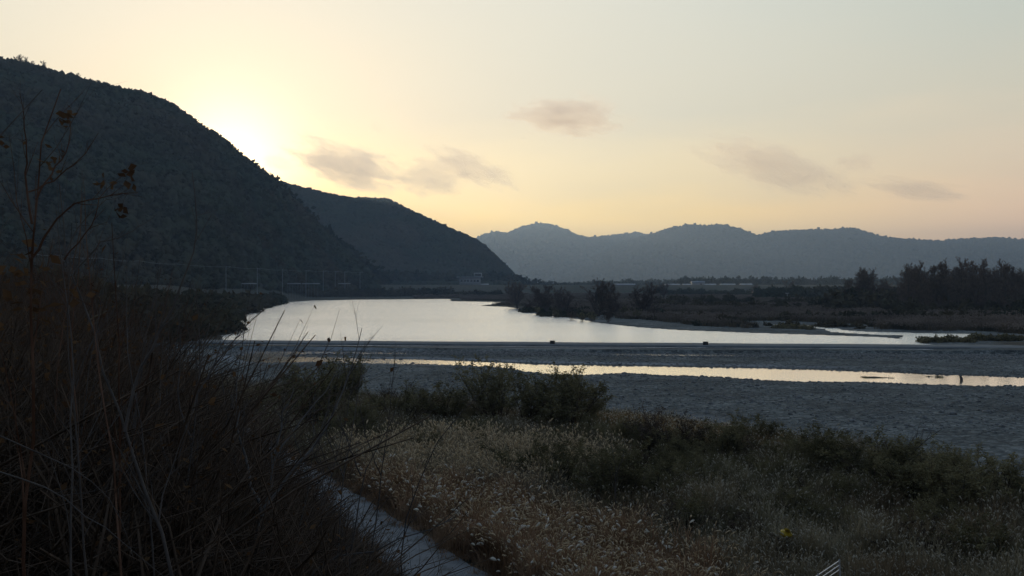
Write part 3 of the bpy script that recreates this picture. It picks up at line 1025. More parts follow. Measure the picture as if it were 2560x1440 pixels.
# ---------------------------------------------------------------- willow shrubs in the flat
def shrub_parts(seed, h=2.6, w=1.5, n=26, leaf=0.06, nl=1.0, mat_t=None):
    """returns MBs (stems, foliage); unit size about h tall"""
    st = MB(); fo = MB()
    a = rs.uniform(0, 2 * math.pi, n); K = 6
    PL = np.zeros((n, K, 3)); PL[:, 0] = np.stack([np.cos(a) * 0.15, np.sin(a) * 0.15, np.full(n, -0.1)], -1)
    d = np.stack([np.cos(a), np.sin(a), np.zeros(n)], -1) * rs.uniform(0.1, 1.0, (n, 1)) * (w / h) * 1.1; d[:, 2] = 1
    ln = h * rs.uniform(0.6, 1.05, n) / (K - 1)
    for k in range(1, K):
        d += rs.normal(size=d.shape) * 0.10
        dd = d / np.linalg.norm(d, axis=1, keepdims=True)
        PL[:, k] = PL[:, k - 1] + dd * ln[:, None]
    R = np.tile(np.linspace(0.022, 0.006, K), (n, 1))
    st.tubes(PL, R, m=4)
    c1, r1 = grow(PL, R, 7, 0.38, 0.45, 0.35, K=4, rr=0.7)
    st.tubes(c1, r1, m=3)
    c2, r2 = grow(c1, r1, 5, 0.5, 0.5, 0.3, K=3, rr=0.8, rend=0.5)
    r2 = np.maximum(r2, 0.004)
    fo.tubes(c2, r2, m=3)
    m = int(len(c2) * 3.0 * nl)
    i = rs.randint(0, len(c2), m); t = rs.rand(m, 1)
    C = c2[i, 0] * (1 - t) + c2[i, -1] * t + rs.normal(size=(m, 3)) * 0.03
    fo.leaves(C, leaf)
    return st, fo


shrub_protos = []
for k in range(5):
    st, fo = shrub_parts(k, h=2.4 + 0.25 * (k % 3), w=1.5 + 0.3 * (k % 2), n=24, leaf=0.08, nl=[2.2, 1.6, 2.4, 0.9, 2.0][k])
    r = empty('willow_shrub', (0, 0, -60))
    st.build('stems', M_twig, r)
    fo.build('foliage', M_olive if k != 3 else M_twig, r)
    shrub_protos.append(r)
used = set()


def place(protos, i, loc, rz, s, label, cat, group=None, zs=1.0):
    p = protos[i]
    if p.name in used: p = copy_tree(protos[i])
    else: used.add(p.name)
    p.location = loc; p.rotation_euler = (0, 0, rz); p.scale = (s, s, s * zs)
    tag(p, label, cat, group)
    return p


# (column, base row, size factor, prototype, what tells it apart)
SHRUBS = [
    (760, 985, 1.1, 0, 'olive willow shrub at the gravel edge below the left end of the stream'),
    (860, 990, 1.25, 2, 'broad olive willow shrub in front of the lower stream, left part of the gravel edge'),
    (705, 1000, 1.0, 4, 'dark willow shrub beside the pale reed patch near the weir end'),
    (960, 985, 0.75, 3, 'small dark bare bush standing on the gravel edge, left of a pair'),
    (1026, 975, 0.75, 3, 'small dark bare bush standing on the gravel edge, right of a pair'),
    (1000, 1030, 1.3, 1, 'olive willow shrub just behind the pair of small bare bushes'),
    (1110, 1025, 1.3, 0, 'rounded willow shrub at the gravel edge right of the small bare bushes'),
    (1240, 1030, 1.5, 2, 'olive willow shrub at the gravel edge in the middle of the flat'),
    (1330, 1045, 1.4, 4, 'dense olive shrub left of the tallest bush at the gravel edge'),
    (1430, 1060, 1.7, 0, 'tall dark willow bush at the gravel edge beside the orange sedge'),
    (1395, 1050, 1.3, 2, 'low olive shrub tucked against the tall dark willow bush'),
    (1150, 1085, 1.2, 1, 'low olive shrub behind the buff reeds, centre left'),
    (880, 1080, 1.5, 4, 'dark shrub left of the buff reeds above the path'),
    (780, 1060, 1.5, 2, 'dark olive shrub between embankment saplings and gravel'),
    (1560, 1095, 1.1, 1, 'grey green shrub in front of the orange sedge'),
    (1640, 1120, 1.5, 3, 'blackish bare bush below the orange sedge'),
    (1700, 1125, 1.3, 3, 'second blackish bare bush below the orange sedge'),
    (1900, 1105, 1.3, 0, 'round dark willow shrub at the right end of the orange sedge'),
    (1810, 1150, 1.4, 2, 'olive shrub inland of the orange sedge, right of the bare bushes'),
    (1330, 1190, 1.4, 1, 'olive shrub rising behind the silver grass, centre'),
    (1440, 1215, 1.4, 4, 'dark olive shrub behind the silver grass, right of centre'),
    (1530, 1250, 1.5, 2, 'large dark willow shrub with a thin bare stem, right behind the silver grass'),
    (1640, 1245, 1.2, 1, 'olive shrub in the middle of the grey reeds'),
    (1690, 1320, 0.9, 3, 'low black bush at the edge of the silver grass'),
    (2010, 1180, 1.5, 0, 'wide willow shrub midway along the right gravel edge'),
    (2100, 1190, 1.4, 2, 'olive willow shrub left of the shrub with the leaning branch'),
    (2200, 1215, 1.7, 4, 'big dark willow shrub with a long branch leaning right'),
    (2290, 1250, 1.5, 0, 'dark willow shrub just right of the leaning branch'),
    (2390, 1280, 1.4, 2, 'dark olive shrub near the right edge below the gravel'),
    (2480, 1270, 1.5, 4, 'shrub at the far right where the flat meets the gravel'),
    (2560, 1300, 1.5, 1, 'shrub cut by the right edge of the view'),
    (2430, 1400, 1.1, 0, 'dark low shrub in the bottom right reeds'),
    (2300, 1390, 0.9, 3, 'small bare bush in the bottom right reeds'),
    (1920, 1400, 0.8, 3, 'low bare bush in front of the yellow bag'),
    (1760, 1210, 1.1, 1, 'small olive shrub among pale reeds, right of centre'),
    (2540, 1420, 1.0, 4, 'shrub in the bottom right corner of the flat'),
]
for px, py, s, pr, lab in SHRUBS:
    x, yy = G(px, py + (25 if py < 1100 else 12), 1.5)
    edge_ = px < 1500 and py < 1070
    place(shrub_protos, pr, (x, yy, tz(x, yy) - 0.05), rs.uniform(0, 6.28), s * (1.5 if edge_ else 1.15) * rs.uniform(0.9, 1.05), lab, 'shrub', 'willow shrubs on the river flat', zs=0.72 if edge_ else 0.62)

# low scrub filling the flat between the bigger shrubs
nsc = 0
for i in range(1500):
    px = rs.uniform(640, 2600); py = rs.uniform(1010, 1330)
    x, yy = G(px, py, 1.6)
    if levee_s(x, yy) > -3 or veg_y(x) - yy < 2: continue
    pt_ = np.array([[x]]), np.array([[yy]])
    if sdf(*pt_, zoneA)[0, 0] < 1.5 or (sdf(*pt_, zoneB)[0, 0] < 0.5 and rs.rand() < 0.75) or (sdf(*pt_, zoneC)[0, 0] < 0 and rs.rand() < 0.8): continue
    if py > 1230 and rs.rand() < 0.6: continue
    nsc += 1
    if nsc > 200: break
    w_ = 'left part' if px < 1200 else ('middle' if px < 1850 else 'right part')
    place(shrub_protos, int(rs.choice([0, 1, 2, 3, 4])), (x, yy, tz(x, yy) - 0.15), rs.uniform(0, 6.28), rs.uniform(0.5, 1.0), 'low olive brown scrub bush between larger shrubs, %s of the flat' % w_, 'bush',
          'low scrub bushes in the %s of the flat' % w_, zs=rs.uniform(0.6, 0.8))
print('scrub', nsc)

# leaning branch and thin bare saplings in the flat
def polytree(name, polys, mat_, label, cat, group=None, r0=0.03, twigs=5, K=9, leafpts=None, lmat=None, taper=0.25, tw_ratio=0.35, tw2=3, mtw=None):
    """bare stems through given 3-D points, each sprouting twigs; polys: (points, base radius)"""
    root = empty(name, tuple(polys[0][0][0]))
    off = np.array(polys[0][0][0])
    st = MB(); tw = MB()
    for pts, r in polys:
        pl = resample(np.array(pts) - off, K)
        pl[1:-1] += rs.normal(size=(K - 2, 3)) * r * 0.8
        R = np.linspace(r, r * taper, K)
        st.tubes(pl[None], R[None], m=6)
        if twigs:
            c1, r1 = grow(pl[None], R[None], twigs, tw_ratio, 0.45, 0.15, K=5, rr=0.6, t0=0.3)
            tw.tubes(c1, r1, m=4)
            if tw2:
                c2, r2 = grow(c1, r1, tw2, 0.45, 0.5, 0.15, K=4, rr=0.7)
                tw.tubes(c2, r2, m=3)
    st.build('stems', mat_, root, smooth=True)
    if tw.n: tw.build('twigs', mtw or mat_, root)
    if leafpts is not None:
        lf = MB()
        for c, n, sp, sz_ in leafpts:
            C = np.array(c) - off + rs.normal(size=(n, 3)) * sp
            lf.leaves(C, sz_)
        lf.build('leaves', lmat or M_deadleaf, root)
    return tag(root, label, cat, group)


x, yy = G(2235, 1215, 1.7); zb = tz(x, yy)
polytree('leaning_branch', [([(x, yy, zb), P(2270, 1150, yy), P(2310, 1105, yy - .5), P(2355, 1072, yy - 1)], 0.05),
                            ([(x, yy, zb), P(2262, 1140, yy), P(2290, 1085, yy)], 0.035)], M_bark,
         'dark branch leaning up to the right out of the big shrub', 'branch', twigs=9)
x, yy = G(1540, 1290, 1.7)
polytree('thin_sapling', [([(x, yy, tz(x, yy)), P(1538, 1220, yy), P(1540, 1160, yy), P(1530, 1120, yy)], 0.035),
                          ([P(1539, 1190, yy), P(1555, 1150, yy), P(1562, 1120, yy)], 0.02)], M_bark,
         'thin dark sapling rising from the reeds behind the silver grass', 'sapling', twigs=5)

# ---------------------------------------------------------------- trees beyond the pool
def tree_parts(h, cw, n1, n2, n3, trunk_h=0.25, tr=0.3, twig=0.03, upb=0.25, nst=1, spread=0.55, n4=0):
    st = MB(); cr = MB()
    K = 8
    PL = np.zeros((nst, K, 3)); a = rs.uniform(0, 6.28, nst)
    d = np.stack([np.cos(a), np.sin(a), np.zeros(nst)], -1) * (0.28 if nst > 1 else 0.03); d[:, 2] = 1
    PL[:, 0, 2] = -0.3
    for k in range(1, K):
        d += rs.normal(size=d.shape) * 0.07
        PL[:, k] = PL[:, k - 1] + d / np.linalg.norm(d, axis=1, keepdims=True) * h * 0.8 / (K - 1)
    R = np.tile(np.linspace(tr, tr * 0.25, K), (nst, 1))
    st.tubes(PL, R, m=8)
    c1, r1 = grow(PL, R, n1, cw, spread, upb, K=6, t0=trunk_h, rr=0.55)
    st.tubes(c1, r1, m=5)
    c2, r2 = grow(c1, r1, n2, 0.48, 0.5, upb * 0.8, K=5, t0=0.25, rr=0.6)
    cr.tubes(c2, np.maximum(r2, twig), m=3)
    c3, r3 = grow(c2, r2, n3, 0.5, 0.5, upb * 0.5, K=4, t0=0.2, rr=0.6)
    cr.tubes(c3, np.maximum(r3, twig * 0.7), m=3)
    if n4:
        c4, r4 = grow(c3, r3, n4, 0.55, 0.5, upb * 0.3, K=3, t0=0.2, rr=0.6)
        cr.tubes(c4, np.maximum(r4, twig * 0.55), m=3)
    return st, cr


def make_tree(name, parts, m1=M_bark, m2=M_twig):
    r = empty(name, (0, 0, -60))
    top = max(float(np.quantile(np.concatenate([v.reshape(-1, 3) for v in q.V])[:, 2], 0.995)) for q in parts)
    for q in parts:
        q.V = [v * (10.0 / top) for v in q.V]
    parts[0].build('trunk', m1, r, smooth=True)
    parts[1].build('crown', m2, r)
    return r


round_t = [make_tree('bare_tree', tree_parts(10, 0.50, 18, 8, 7, 0.12, 0.28, 0.020, 0.22, 3, 0.62, n4=4), M_bark, M_poptwig) for _ in range(3)]
MID = [  # column, base row, height px, proto, z-scale, label
    (1294, 768, 66, 0, 'hazy bare tree at the left tip of the wooded spit'),
    (1372, 782, 70, 1, 'dense dark bare tree on the spit, second from the left'),
    (1418, 786, 68, 2, 'bare tree crowding the dense dark tree on the spit'),
    (1495, 790, 90, 0, 'tall twin crowned bare tree in the middle of the spit'),
    (1528, 792, 62, 1, 'low leaning bare tree against the tall twin crowned tree'),
    (1612, 790, 82, 2, 'open bare tree standing alone at the right end of the spit'),
]
for px, py, hp, pr, lab in MID:
    x, yy = G(px, py, 1.0); hh = hp / F * yy
    place(round_t, pr, (x, yy, tz(x, yy) - 0.1), rs.uniform(0, 6.28), hh / 10.0 * 1.35, lab, 'tree', 'bare trees on the spit', zs=0.76)
scrub = []
for k in range(3):
    st, fo = shrub_parts(20 + k, h=3.2, w=2.6, n=20, leaf=0.16, nl=0.8)
    r = empty('spit_shrub', (0, 0, -60)); st.build('stems', M_twig, r); fo.build('foliage', M_olive if k else M_twig, r); scrub.append(r)
sl = [(1320, 778, 'left of the dense dark tree'), (1345, 783, 'at the foot of the dense dark tree'), (1390, 790, 'between the two crowded trees'),
      (1430, 797, 'at the water right of the crowded trees'), (1455, 800, 'at the water left of the tall tree'), (1480, 801, 'under the tall tree by the water'),
      (1520, 803, 'right under the tall tree'), (1560, 792, 'between the tall tree and the lone tree'), (1592, 797, 'at the foot of the lone tree, left side'),
      (1630, 797, 'at the foot of the lone tree, right side')]
for i, (px, py, w) in enumerate(sl):
    x, yy = G(px, py, 1.0)
    place(scrub, i % 3, (x, yy, tz(x, yy) - 0.1), rs.uniform(0, 6.28), rs.uniform(0.9, 1.35), 'low dark shrub on the spit ' + w, 'shrub', 'low shrubs on the spit')

# big grove on the right
pop = [make_tree('bare_poplar', tree_parts(16, 0.34, 34, 8, 6, 0.03, 0.24, 0.04, 0.28, 1, 0.7, n4=4), M_bark, M_poptwig) for _ in range(4)]
yy_g = 1.12
cols = [2268, 2290, 2312, 2335, 2356, 2378, 2400, 2420, 2442, 2464, 2488, 2510, 2534, 2556, 2580]
tops = [678, 672, 668, 676, 664, 668, 660, 666, 672, 662, 664, 674, 670, 690, 694]
places = ['at the left edge of the grove', 'second from the left edge of the grove', 'third from the left edge of the grove', 'fourth from the left edge of the grove',
          'fifth from the left edge of the grove', 'sixth from the left edge of the grove', 'one of the tallest, left of the middle of the grove', 'in the middle of the grove',
          'just right of the middle of the grove', 'one of the tallest, right of the middle of the grove', 'fifth from the right end of the grove', 'fourth from the right end of the grove',
          'third from the right end of the grove', 'lower one near the right edge of view', 'last one at the right edge of view']
for i, (px, tp) in enumerate(zip(cols, tops)):
    yy = 330 + 14 * math.sin(i * 2.1) + rs.uniform(-6, 6); x = (px - 1280) / F * yy
    zb = tz(x, yy); hh = CAMZ + (HZ - tp) / F * yy - zb
    place(pop, i % 4, (x, yy, zb - 0.2), rs.uniform(0, 6.28), hh / 10.0 * yy_g, 'tall bare brown poplar ' + places[i], 'tree', 'poplars of the right hand grove')
for i in range(26):
    px = 2262 + i * 12.5 + rs.uniform(-8, 8); yy = 352 + rs.uniform(-6, 10); x = (px - 1280) / F * yy
    zb = tz(x, yy); hh = CAMZ + (HZ - rs.uniform(680, 700)) / F * yy - zb
    place(round_t, i % 3, (x, yy, zb - 0.2), rs.uniform(0, 6.28), hh / 10.0 * yy_g, 'bare round topped tree filling in behind the poplars of the grove', 'tree', 'back row poplars of the grove')
# round tree mass left of the grove
for px, tp, yy, lab in [(2118, 700, 400, 'left shoulder of the rounded tree clump'), (2142, 674, 395, 'tallest tree of the rounded clump left of the poplar grove'),
                        (2172, 680, 400, 'tree right of the tallest in the rounded clump'), (2196, 700, 405, 'right shoulder of the rounded tree clump'),
                        (2228, 712, 420, 'low bare tree between the rounded clump and the poplars'), (2250, 708, 425, 'low bare tree touching the poplar grove')]:
    x = (px - 1280) / F * yy; zb = tz(x, yy); hh = CAMZ + (HZ - tp) / F * yy - zb
    place(round_t, rs.randint(0, 3), (x, yy, zb - 0.2), rs.uniform(0, 6.28), hh / 10.0 * 1.3, lab, 'tree', 'trees of the rounded clump', zs=0.8)
for px, tp, bp_, lab in [(1966, 700, 745, 'hazy round tree standing alone on the far plain'), (1928, 715, 745, 'low hazy tree left of the lone round tree'),
                         (1886, 710, 738, 'faint small tree left of the dark far hedge'), (1660, 704, 735, 'faint tree behind the lone spit tree')]:
    yy = 700.; x = (px - 1280) / F * yy; zb = tz(x, yy); hh = CAMZ + (HZ - tp) / F * yy - zb
    place(round_t, rs.randint(0, 3), (x, yy, zb - 0.2), rs.uniform(0, 6.28), hh / 10.0, lab, 'tree', 'lone trees on the far plain')

# bushes under the grove and along the far plain (hedge rows read as masses)
hb = MB()
def blob_proto(k, jag=0.35, tall=1.0, n=150, leaf=0.5, flat=0.6):
    """crown of small faces scattered through an uneven volume"""
    b = MB()
    r = np.random.RandomState(k)
    c = r.normal(size=(5, 3)) * np.array([0.45, 0.45, 0.3]); c[:, 2] = np.abs(c[:, 2]) + 0.35
    i = r.randint(0, 5, n)
    d = r.normal(size=(n, 3)); d /= np.linalg.norm(d, axis=1, keepdims=True)
    C = c[i] + d * (r.rand(n, 1) ** 0.4) * 0.5
    C[:, 2] = np.abs(C[:, 2]) * tall
    b.leaves(C, leaf, flat=flat)
    return b.arrays()


bl = [blob_proto(k) for k in range(8)]
def hedge(name, specs, m, label, cat='hedge'):
    b = MB()
    for px0, px1, Y0, Y1, n, h in specs:
        t = rs.rand(n); px = px0 + (px1 - px0) * t; Yv = Y0 + (Y1 - Y0) * t + rs.normal(0, 4, n)
        Xv = (px - 1280) / F * Yv
        scatter(b, bl, np.stack([Xv, Yv, terrain(Xv, Yv) - 0.3], -1), h * rs.uniform(0.5, 1.2, n))
    return tag(b.build(name, m), label, cat, kind='stuff')


hedge('thicket', [(2080, 2600, 372, 345, 260, 4.2), (2230, 2600, 330, 320, 160, 3.2), (2080, 2250, 392, 385, 90, 4.5)], M_wood, 'dark thicket filling in under the right hand trees', 'thicket')
hedge('plain_bushes', [(1650, 2560, 300, 290, 90, 1.6), (1640, 2300, 420, 360, 130, 2.2), (1700, 2560, 265, 250, 60, 1.3), (1640, 2560, 520, 480, 120, 3.0), (2090, 2600, 285, 275, 60, 2.0)], M_wood, 'scattered dark bushes across the floodplain beyond the pool', 'bushes')
hedge('spit_thicket', [(1300, 1660, 395, 350, 170, 1.5), (1340, 1480, 350, 330, 60, 1.2)], M_wood, 'dark undergrowth filling the spit between the bare trees', 'thicket')
hedge('hedgerow', [(1900, 2110, 640, 600, 160, 5.0), (1640, 1960, 900, 760, 160, 3.5), (2090, 2280, 560, 520, 80, 5.0)], M_pine, 'dark hedge line across the plain left of the rounded trees', 'hedge')
hedge('far_treeline', [(920, 1320, 1250, 1400, 300, 11), (1290, 1900, 1500, 1700, 260, 7), (1700, 2300, 1300, 1200, 260, 7), (640, 960, 980, 1100, 200, 9)], M_wood, 'low hazy tree line along the foot of the hills', 'tree line')
hedge('bank_scrub', [(540, 700, 300, 560, 260, 3.6), (300, 620, 220, 400, 380, 4.4), (600, 1120, 720, 800, 260, 4.0), (650, 1250, 860, 800, 260, 3.0), (80, 520, 160, 330, 360, 4.4),
                     (420, 560, 195, 240, 120, 3.2)], M_wood, 'dark scrub covering the left bank of the pool', 'scrub')

# ---------------------------------------------------------------- forest on the hills
def crown_proto(k, conifer=False, sub=1):
    r = np.random.RandomState(100 + k)
    V, _, T, _, _ = rock_proto(k + 50)
    V = V / np.linalg.norm(V, axis=1, keepdims=True)
    # subdivide once
    e = {}; V = list(map(tuple, V)); T2 = []
    def midp(a, b_):
        key = (min(a, b_), max(a, b_))
        if key not in e:
            m = np.array(V[a]) + np.array(V[b_]); m /= np.linalg.norm(m); V.append(tuple(m)); e[key] = len(V) - 1
        return e[key]
    if sub:
        for a, b_, c in T:
            ab, bc, ca = midp(a, b_), midp(b_, c), midp(c, a)
            T2 += [[a, ab, ca], [b_, bc, ab], [c, ca, bc], [ab, bc, ca]]
    else: T2 = T
    V = np.array(V); V *= r.uniform(0.78, 1.12, (len(V), 1))
    if conifer:
        V[:, 2] *= 1.2; f = np.clip(1.0 - 0.35 * V[:, 2], 0.2, 1.6); V[:, :2] *= f[:, None] * 0.75
    V[:, 2] += 0.7
    return V, np.zeros((0, 4), int), np.array(T2), np.zeros(0, int), np.zeros(len(T2), int)


crowns = [crown_proto(k, k % 3 == 0) for k in range(5)] + [blob_proto(40 + k, n=60, leaf=0.9) for k in range(4)]
small = [crown_proto(k, k % 2 == 0, 0) for k in range(8)]


def forest(name, n, px0, px1, Y0, Y1, r0, r1, hmin, protos, m, label, ridge=None):
    px = rs.uniform(px0, px1, n); Yv = rs.uniform(Y0, Y1, n); Xv = (px - 1280) / F * Yv
    h = hills(Xv, Yv)
    k = h > hmin
    if ridge:   # extra trees on the ridge line
        S, yr, nr_ = ridge
        p2 = rs.uniform(px0, px1, nr_); Y2 = (yr(p2) if callable(yr) else np.full(nr_, float(yr))) + rs.normal(0, 6, nr_)
        Xv = np.concatenate([Xv[k], (p2 - 1280) / F * Y2]); Yv = np.concatenate([Yv[k], Y2])
        h = hills(Xv, Yv); k = h > hmin
    Xv, Yv = Xv[k], Yv[k]
    b = MB()
    sc_ = rs.uniform(r0, r1, len(Xv)) * np.where(rs.rand(len(Xv)) < 0.06, 1.3, 1)
    scatter(b, protos, np.stack([Xv, Yv, terrain(Xv, Yv) - 0.4], -1), sc_, zs=rs.uniform(0.7, 1.1, len(Xv)))
    print(name, len(Xv))
    return tag(b.build(name, m), label, 'forest', kind='stuff')


yr1 = lambda p: np.interp(p, [-300, 0, 500, 935], [820, 840, 900, 960])
yr2 = lambda p: np.interp(p, [400, 1290], [1750, 1650])
forest('near_hill_forest', 24000, -250, 945, 420, 980, 2.2, 3.6, 3, crowns, M_pine, 'dark forest covering the big hill on the left', (HILL1, yr1, 900))
forest('middle_hill_forest', 22000, 500, 1300, 1250, 1760, 3.0, 5.0, 3, small, M_pine, 'blue grey forest on the second hill behind the big one', (HILL2, yr2, 900))
forest('far_hill_forest', 14000, 1300, 2750, 3500, 4850, 8, 13, 8, small, M_wood, 'hazy forest on the long far hills to the right', (HILL4, 4800, 2500))
forest('farthest_hill_forest', 5000, 1050, 1700, 4600, 5750, 9, 15, 10, small, M_wood, 'faint forest on the farthest rounded hills', (HILL3, 5700, 1200))

# distinct taller trees on the skyline of the near hill
sk = [make_tree('ridge_tree', tree_parts(10, 0.48, 18, 7, 6, 0.15, 0.3, 0.06, 0.2, 1, 0.6, n4=2), M_bark, M_twig) for _ in range(2)]
for i, (px, hp) in enumerate([(38, 20), (52, 26), (66, 24), (82, 18), (106, 26), (196, 20), (230, 14), (248, 14), (420, 12), (454, 12), (517, 15)]):
    yy = float(yr1(px)); x = (px - 1280) / F * yy
    place(sk, i % 2, (x, yy, tz(x, yy) - 0.5), rs.uniform(0, 6.28), (hp + 6) / F * yy / 10.0,
          '%s bare tree from the left on the skyline of the big left hill' % ['first', 'second', 'third', 'fourth', 'fifth', 'sixth', 'seventh', 'eighth', 'ninth', 'tenth', 'eleventh'][i], 'tree', 'bare trees on the near hill skyline')

# ---------------------------------------------------------------- railway poles and wire at the foot of the hill
PO = [(60, 300), (120, 335), (235, 387), (335, 430), (430, 480), (565, 560), (643, 620), (706, 665), (765, 710), (808, 745), (838, 775), (862, 800), (900, 830)]
wy = [632, 637, 645, 652, 660, 667, 671, 675, 676.5, 677.5, 678.5, 679.5, 680.5]
pole0 = None; tops_ = []
for i, ((px, Y_), w) in enumerate(zip(PO, wy)):
    x, yy, z = P(px, w, Y_)
    tops_.append((x + 2.4, yy, z))
    if i < 5: continue
    zb = min(tz(x, yy), z - 8.0); hgt = z - zb + 0.4
    r = empty('catenary_pole', (x, yy, zb), 0.2)
    tag(r, 'slender grey wire pole at the hill foot, %s from the left' % (['first', 'second', 'third', 'fourth', 'fifth', 'sixth', 'seventh', 'eighth'][i - 5]), 'pole', 'poles along the foot of the big hill')
    b = MB(); b.tubes(np.array([[[0, 0, -0.5], [0, 0, hgt * 0.5], [0, 0, hgt]]]), np.array([[0.17, 0.15, 0.12]]), m=8); b.build('mast', M_polegrey, r)
    b = MB(); b.tubes(np.array([[[0, 0, hgt - 0.4], [1.2, 0, hgt - 0.4], [2.6, 0, hgt - 0.2]]]), np.array([[0.07, 0.06, 0.05]]), m=5)
    b.tubes(np.array([[[0, 0, hgt - 1.6], [1.3, 0, hgt - 1.2], [2.6, 0, hgt - 0.3]]]), np.array([[0.05, 0.05, 0.05]]), m=5); b.build('arm', M_polegrey, r)
wb = MB()
tp = np.array(tops_)
for a_, b_ in zip(tp[:-1], tp[1:]):
    t = np.linspace(0, 1, 8)[:, None]; l = a_ * (1 - t) + b_ * t; l[:, 2] -= 4 * t[:, 0] * (1 - t[:, 0]) * 0.5
    wb.tubes(l[None], np.full((1, 8), 0.05), m=5)
tag(wb.build('overhead_wire', M_polegrey), 'pale overhead wire strung along the foot of the big hill', 'wire')
# pale guard rail pieces on the road below
for i, (a_, c_, Y_) in enumerate([(604, 641, 600), (718, 752, 670), (755, 800, 700), (846, 876, 780)]):
    p0 = P(a_, 709, Y_); p1 = P(c_, 710, Y_ + 14)
    r = empty('guard_rail', p0, math.atan2(p1[1] - p0[1], p1[0] - p0[0])); L_ = math.hypot(p1[0] - p0[0], p1[1] - p0[1])
    gz = tz(p0[0], p0[1]) - p0[2]
    b = MB(); b.box((L_ / 2, 0, 0), (L_, 0.12, 0.7)); b.box((L_ / 2, -0.08, 0.0), (L_, 0.05, 0.25)); b.build('rail', M_polegrey, r)
    for q_ in range(int(L_ / 3) + 1):
        b = MB(); b.box((q_ * 3.0 + 0.2, 0.14, min(gz, 0) / 2 - 0.3), (0.14, 0.12, max(-gz, 0) + 1.2)); b.build('post', M_concdark, r)
    tag(r, 'short pale guard rail at the hill foot, %s from the left' % ['first', 'second', 'third', 'fourth'][i], 'guard rail', 'guard rails at the hill foot')

# ---------------------------------------------------------------- far buildings
def greenhouse(px0, px1, py, Y_, h, label, m=M_white):
    x0, _, z = P(px0, py, Y_); x1 = P(px1, py, Y_)[0]
    zb = tz((x0 + x1) / 2, Y_); r = empty('greenhouse', ((x0 + x1) / 2, Y_, zb)); L_ = x1 - x0
    hh = h
    b = MB(); n = 9; a = np.linspace(0, math.pi, n); V = []
    for xx in (-L_ / 2, L_ / 2):
        for t in a: V.append([xx, math.cos(t) * h * 1.1, max(0, math.sin(t)) ** 0.8 * hh])
    b.add(V, [[i, i + 1, n + i + 1, n + i] for i in range(n - 1)]); b.build('film', m, r)
    b = MB()
    for xx in (-L_ / 2, L_ / 2):
        b.add([[xx, math.cos(t) * h * 1.1, max(0, math.sin(t)) ** 0.8 * hh] for t in a], None, [[0, i, i + 1] for i in range(1, n - 1)])
    b.build('end_wall', M_whitewall, r)
    return tag(r, label, 'greenhouse', 'pale greenhouses on the far plain')


GH = [(1196, 1222, 719, 'just right of the white roofed building'), (1250, 1278, 717, 'left of the spit trees'), (1382, 1425, 709, 'above the dense dark spit tree'),
      (1445, 1462, 716, 'left of the tall spit tree'), (1535, 1588, 719, 'between the tall and the lone spit tree'), (1556, 1570, 715, 'small one above the longest'),
      (1662, 1700, 722, 'right behind the lone spit tree'), (1706, 1740, 721, 'second right of the lone spit tree'), (1752, 1790, 720, 'third right of the lone spit tree'),
      (1800, 1838, 719, 'fourth right of the lone spit tree'), (1850, 1880, 719, 'last one before the hazy lone tree')]
for a_, c_, py, w in GH:
    greenhouse(a_, c_, py, 1500 if py < 718 else 1150, 2.6 if py > 718 else 3.6, 'tiny pale greenhouse ' + w)
# white roofed building under the second hill
x, yy, _ = P(1175, 700, 1150); zb = tz(x, yy)
r = empty('station_building', (x, yy, zb)); tag(r, 'white flat roofed building with a roof box below the second hill', 'building')
sc_ = 1150 / F
b = MB(); b.box((0, 0, 5), (52 * sc_, 12, 10)); b.build('wall', M_whitewall, r)
rf = MB(); rf.box((0, 0, 10.4), (66 * sc_, 16, 0.8)); rfo = rf.build('roof', M_white, r)
b = MB(); b.box((20 * sc_, 0, 13.0), (20 * sc_, 6, 4.4)); b.box((20 * sc_, -3.03, 13), (16 * sc_, 0.04, 2.4), mi=1); b.build('roof_box', [M_whitewall, M_glass], rfo)
for i in range(6):
    b = MB(); b.box((-20 * sc_ + i * 8 * sc_, -6.04, 6.0), (5 * sc_, 0.08, 2.2)); b.build('window', M_glass, r)
# small house on the far plain
for px, py, Y_, w_, lab in [(1745, 722, 1100, 14, 'small pale house on the plain right of the spit'), (1900, 728, 760, 10, 'low grey shed at the left end of the dark hedge')]:
    x, yy, _ = P(px, py, Y_); zb = tz(x, yy)
    r = empty('farm_house', (x, yy, zb)); tag(r, lab, 'house', 'small buildings on the plain')
    b = MB(); b.box((0, 0, 1.6), (w_, 7, 3.2)); b.build('wall', M_whitewall, r)
    b = MB(); b.add([[-w_ / 2 - .5, -4, 3.1], [w_ / 2 + .5, -4, 3.1], [w_ / 2 + .5, 4, 3.1], [-w_ / 2 - .5, 4, 3.1], [-w_ / 2 - .5, 0, 5], [w_ / 2 + .5, 0, 5]], [[0, 1, 5, 4], [3, 4, 5, 2], [0, 3, 2, 1]], [[0, 4, 3], [1, 2, 5]])
    b.build('roof', M_roofblue, r)
    b = MB(); b.box((w_ * 0.2, -3.53, 1.7), (1.6, 0.06, 1.3)); b.build('window', M_glass, r)
# utility pole with lamp on the far right plain
x, yy, z = P(1968, 733, 520); zb = tz(x, yy)
r = empty('utility_pole', (x, yy, zb)); tag(r, 'thin pole with a pale lamp head on the plain below the lone round tree', 'pole')
b = MB(); b.tubes(np.array([[[0, 0, -0.3], [0, 0, z - zb]]]), np.array([[0.13, 0.09]]), m=6); b.build('post', M_metal, r)
b = MB(); b.box((0, 0, z - zb), (2.0, 0.4, 0.3)); b.build('lamp_head', M_white, r)

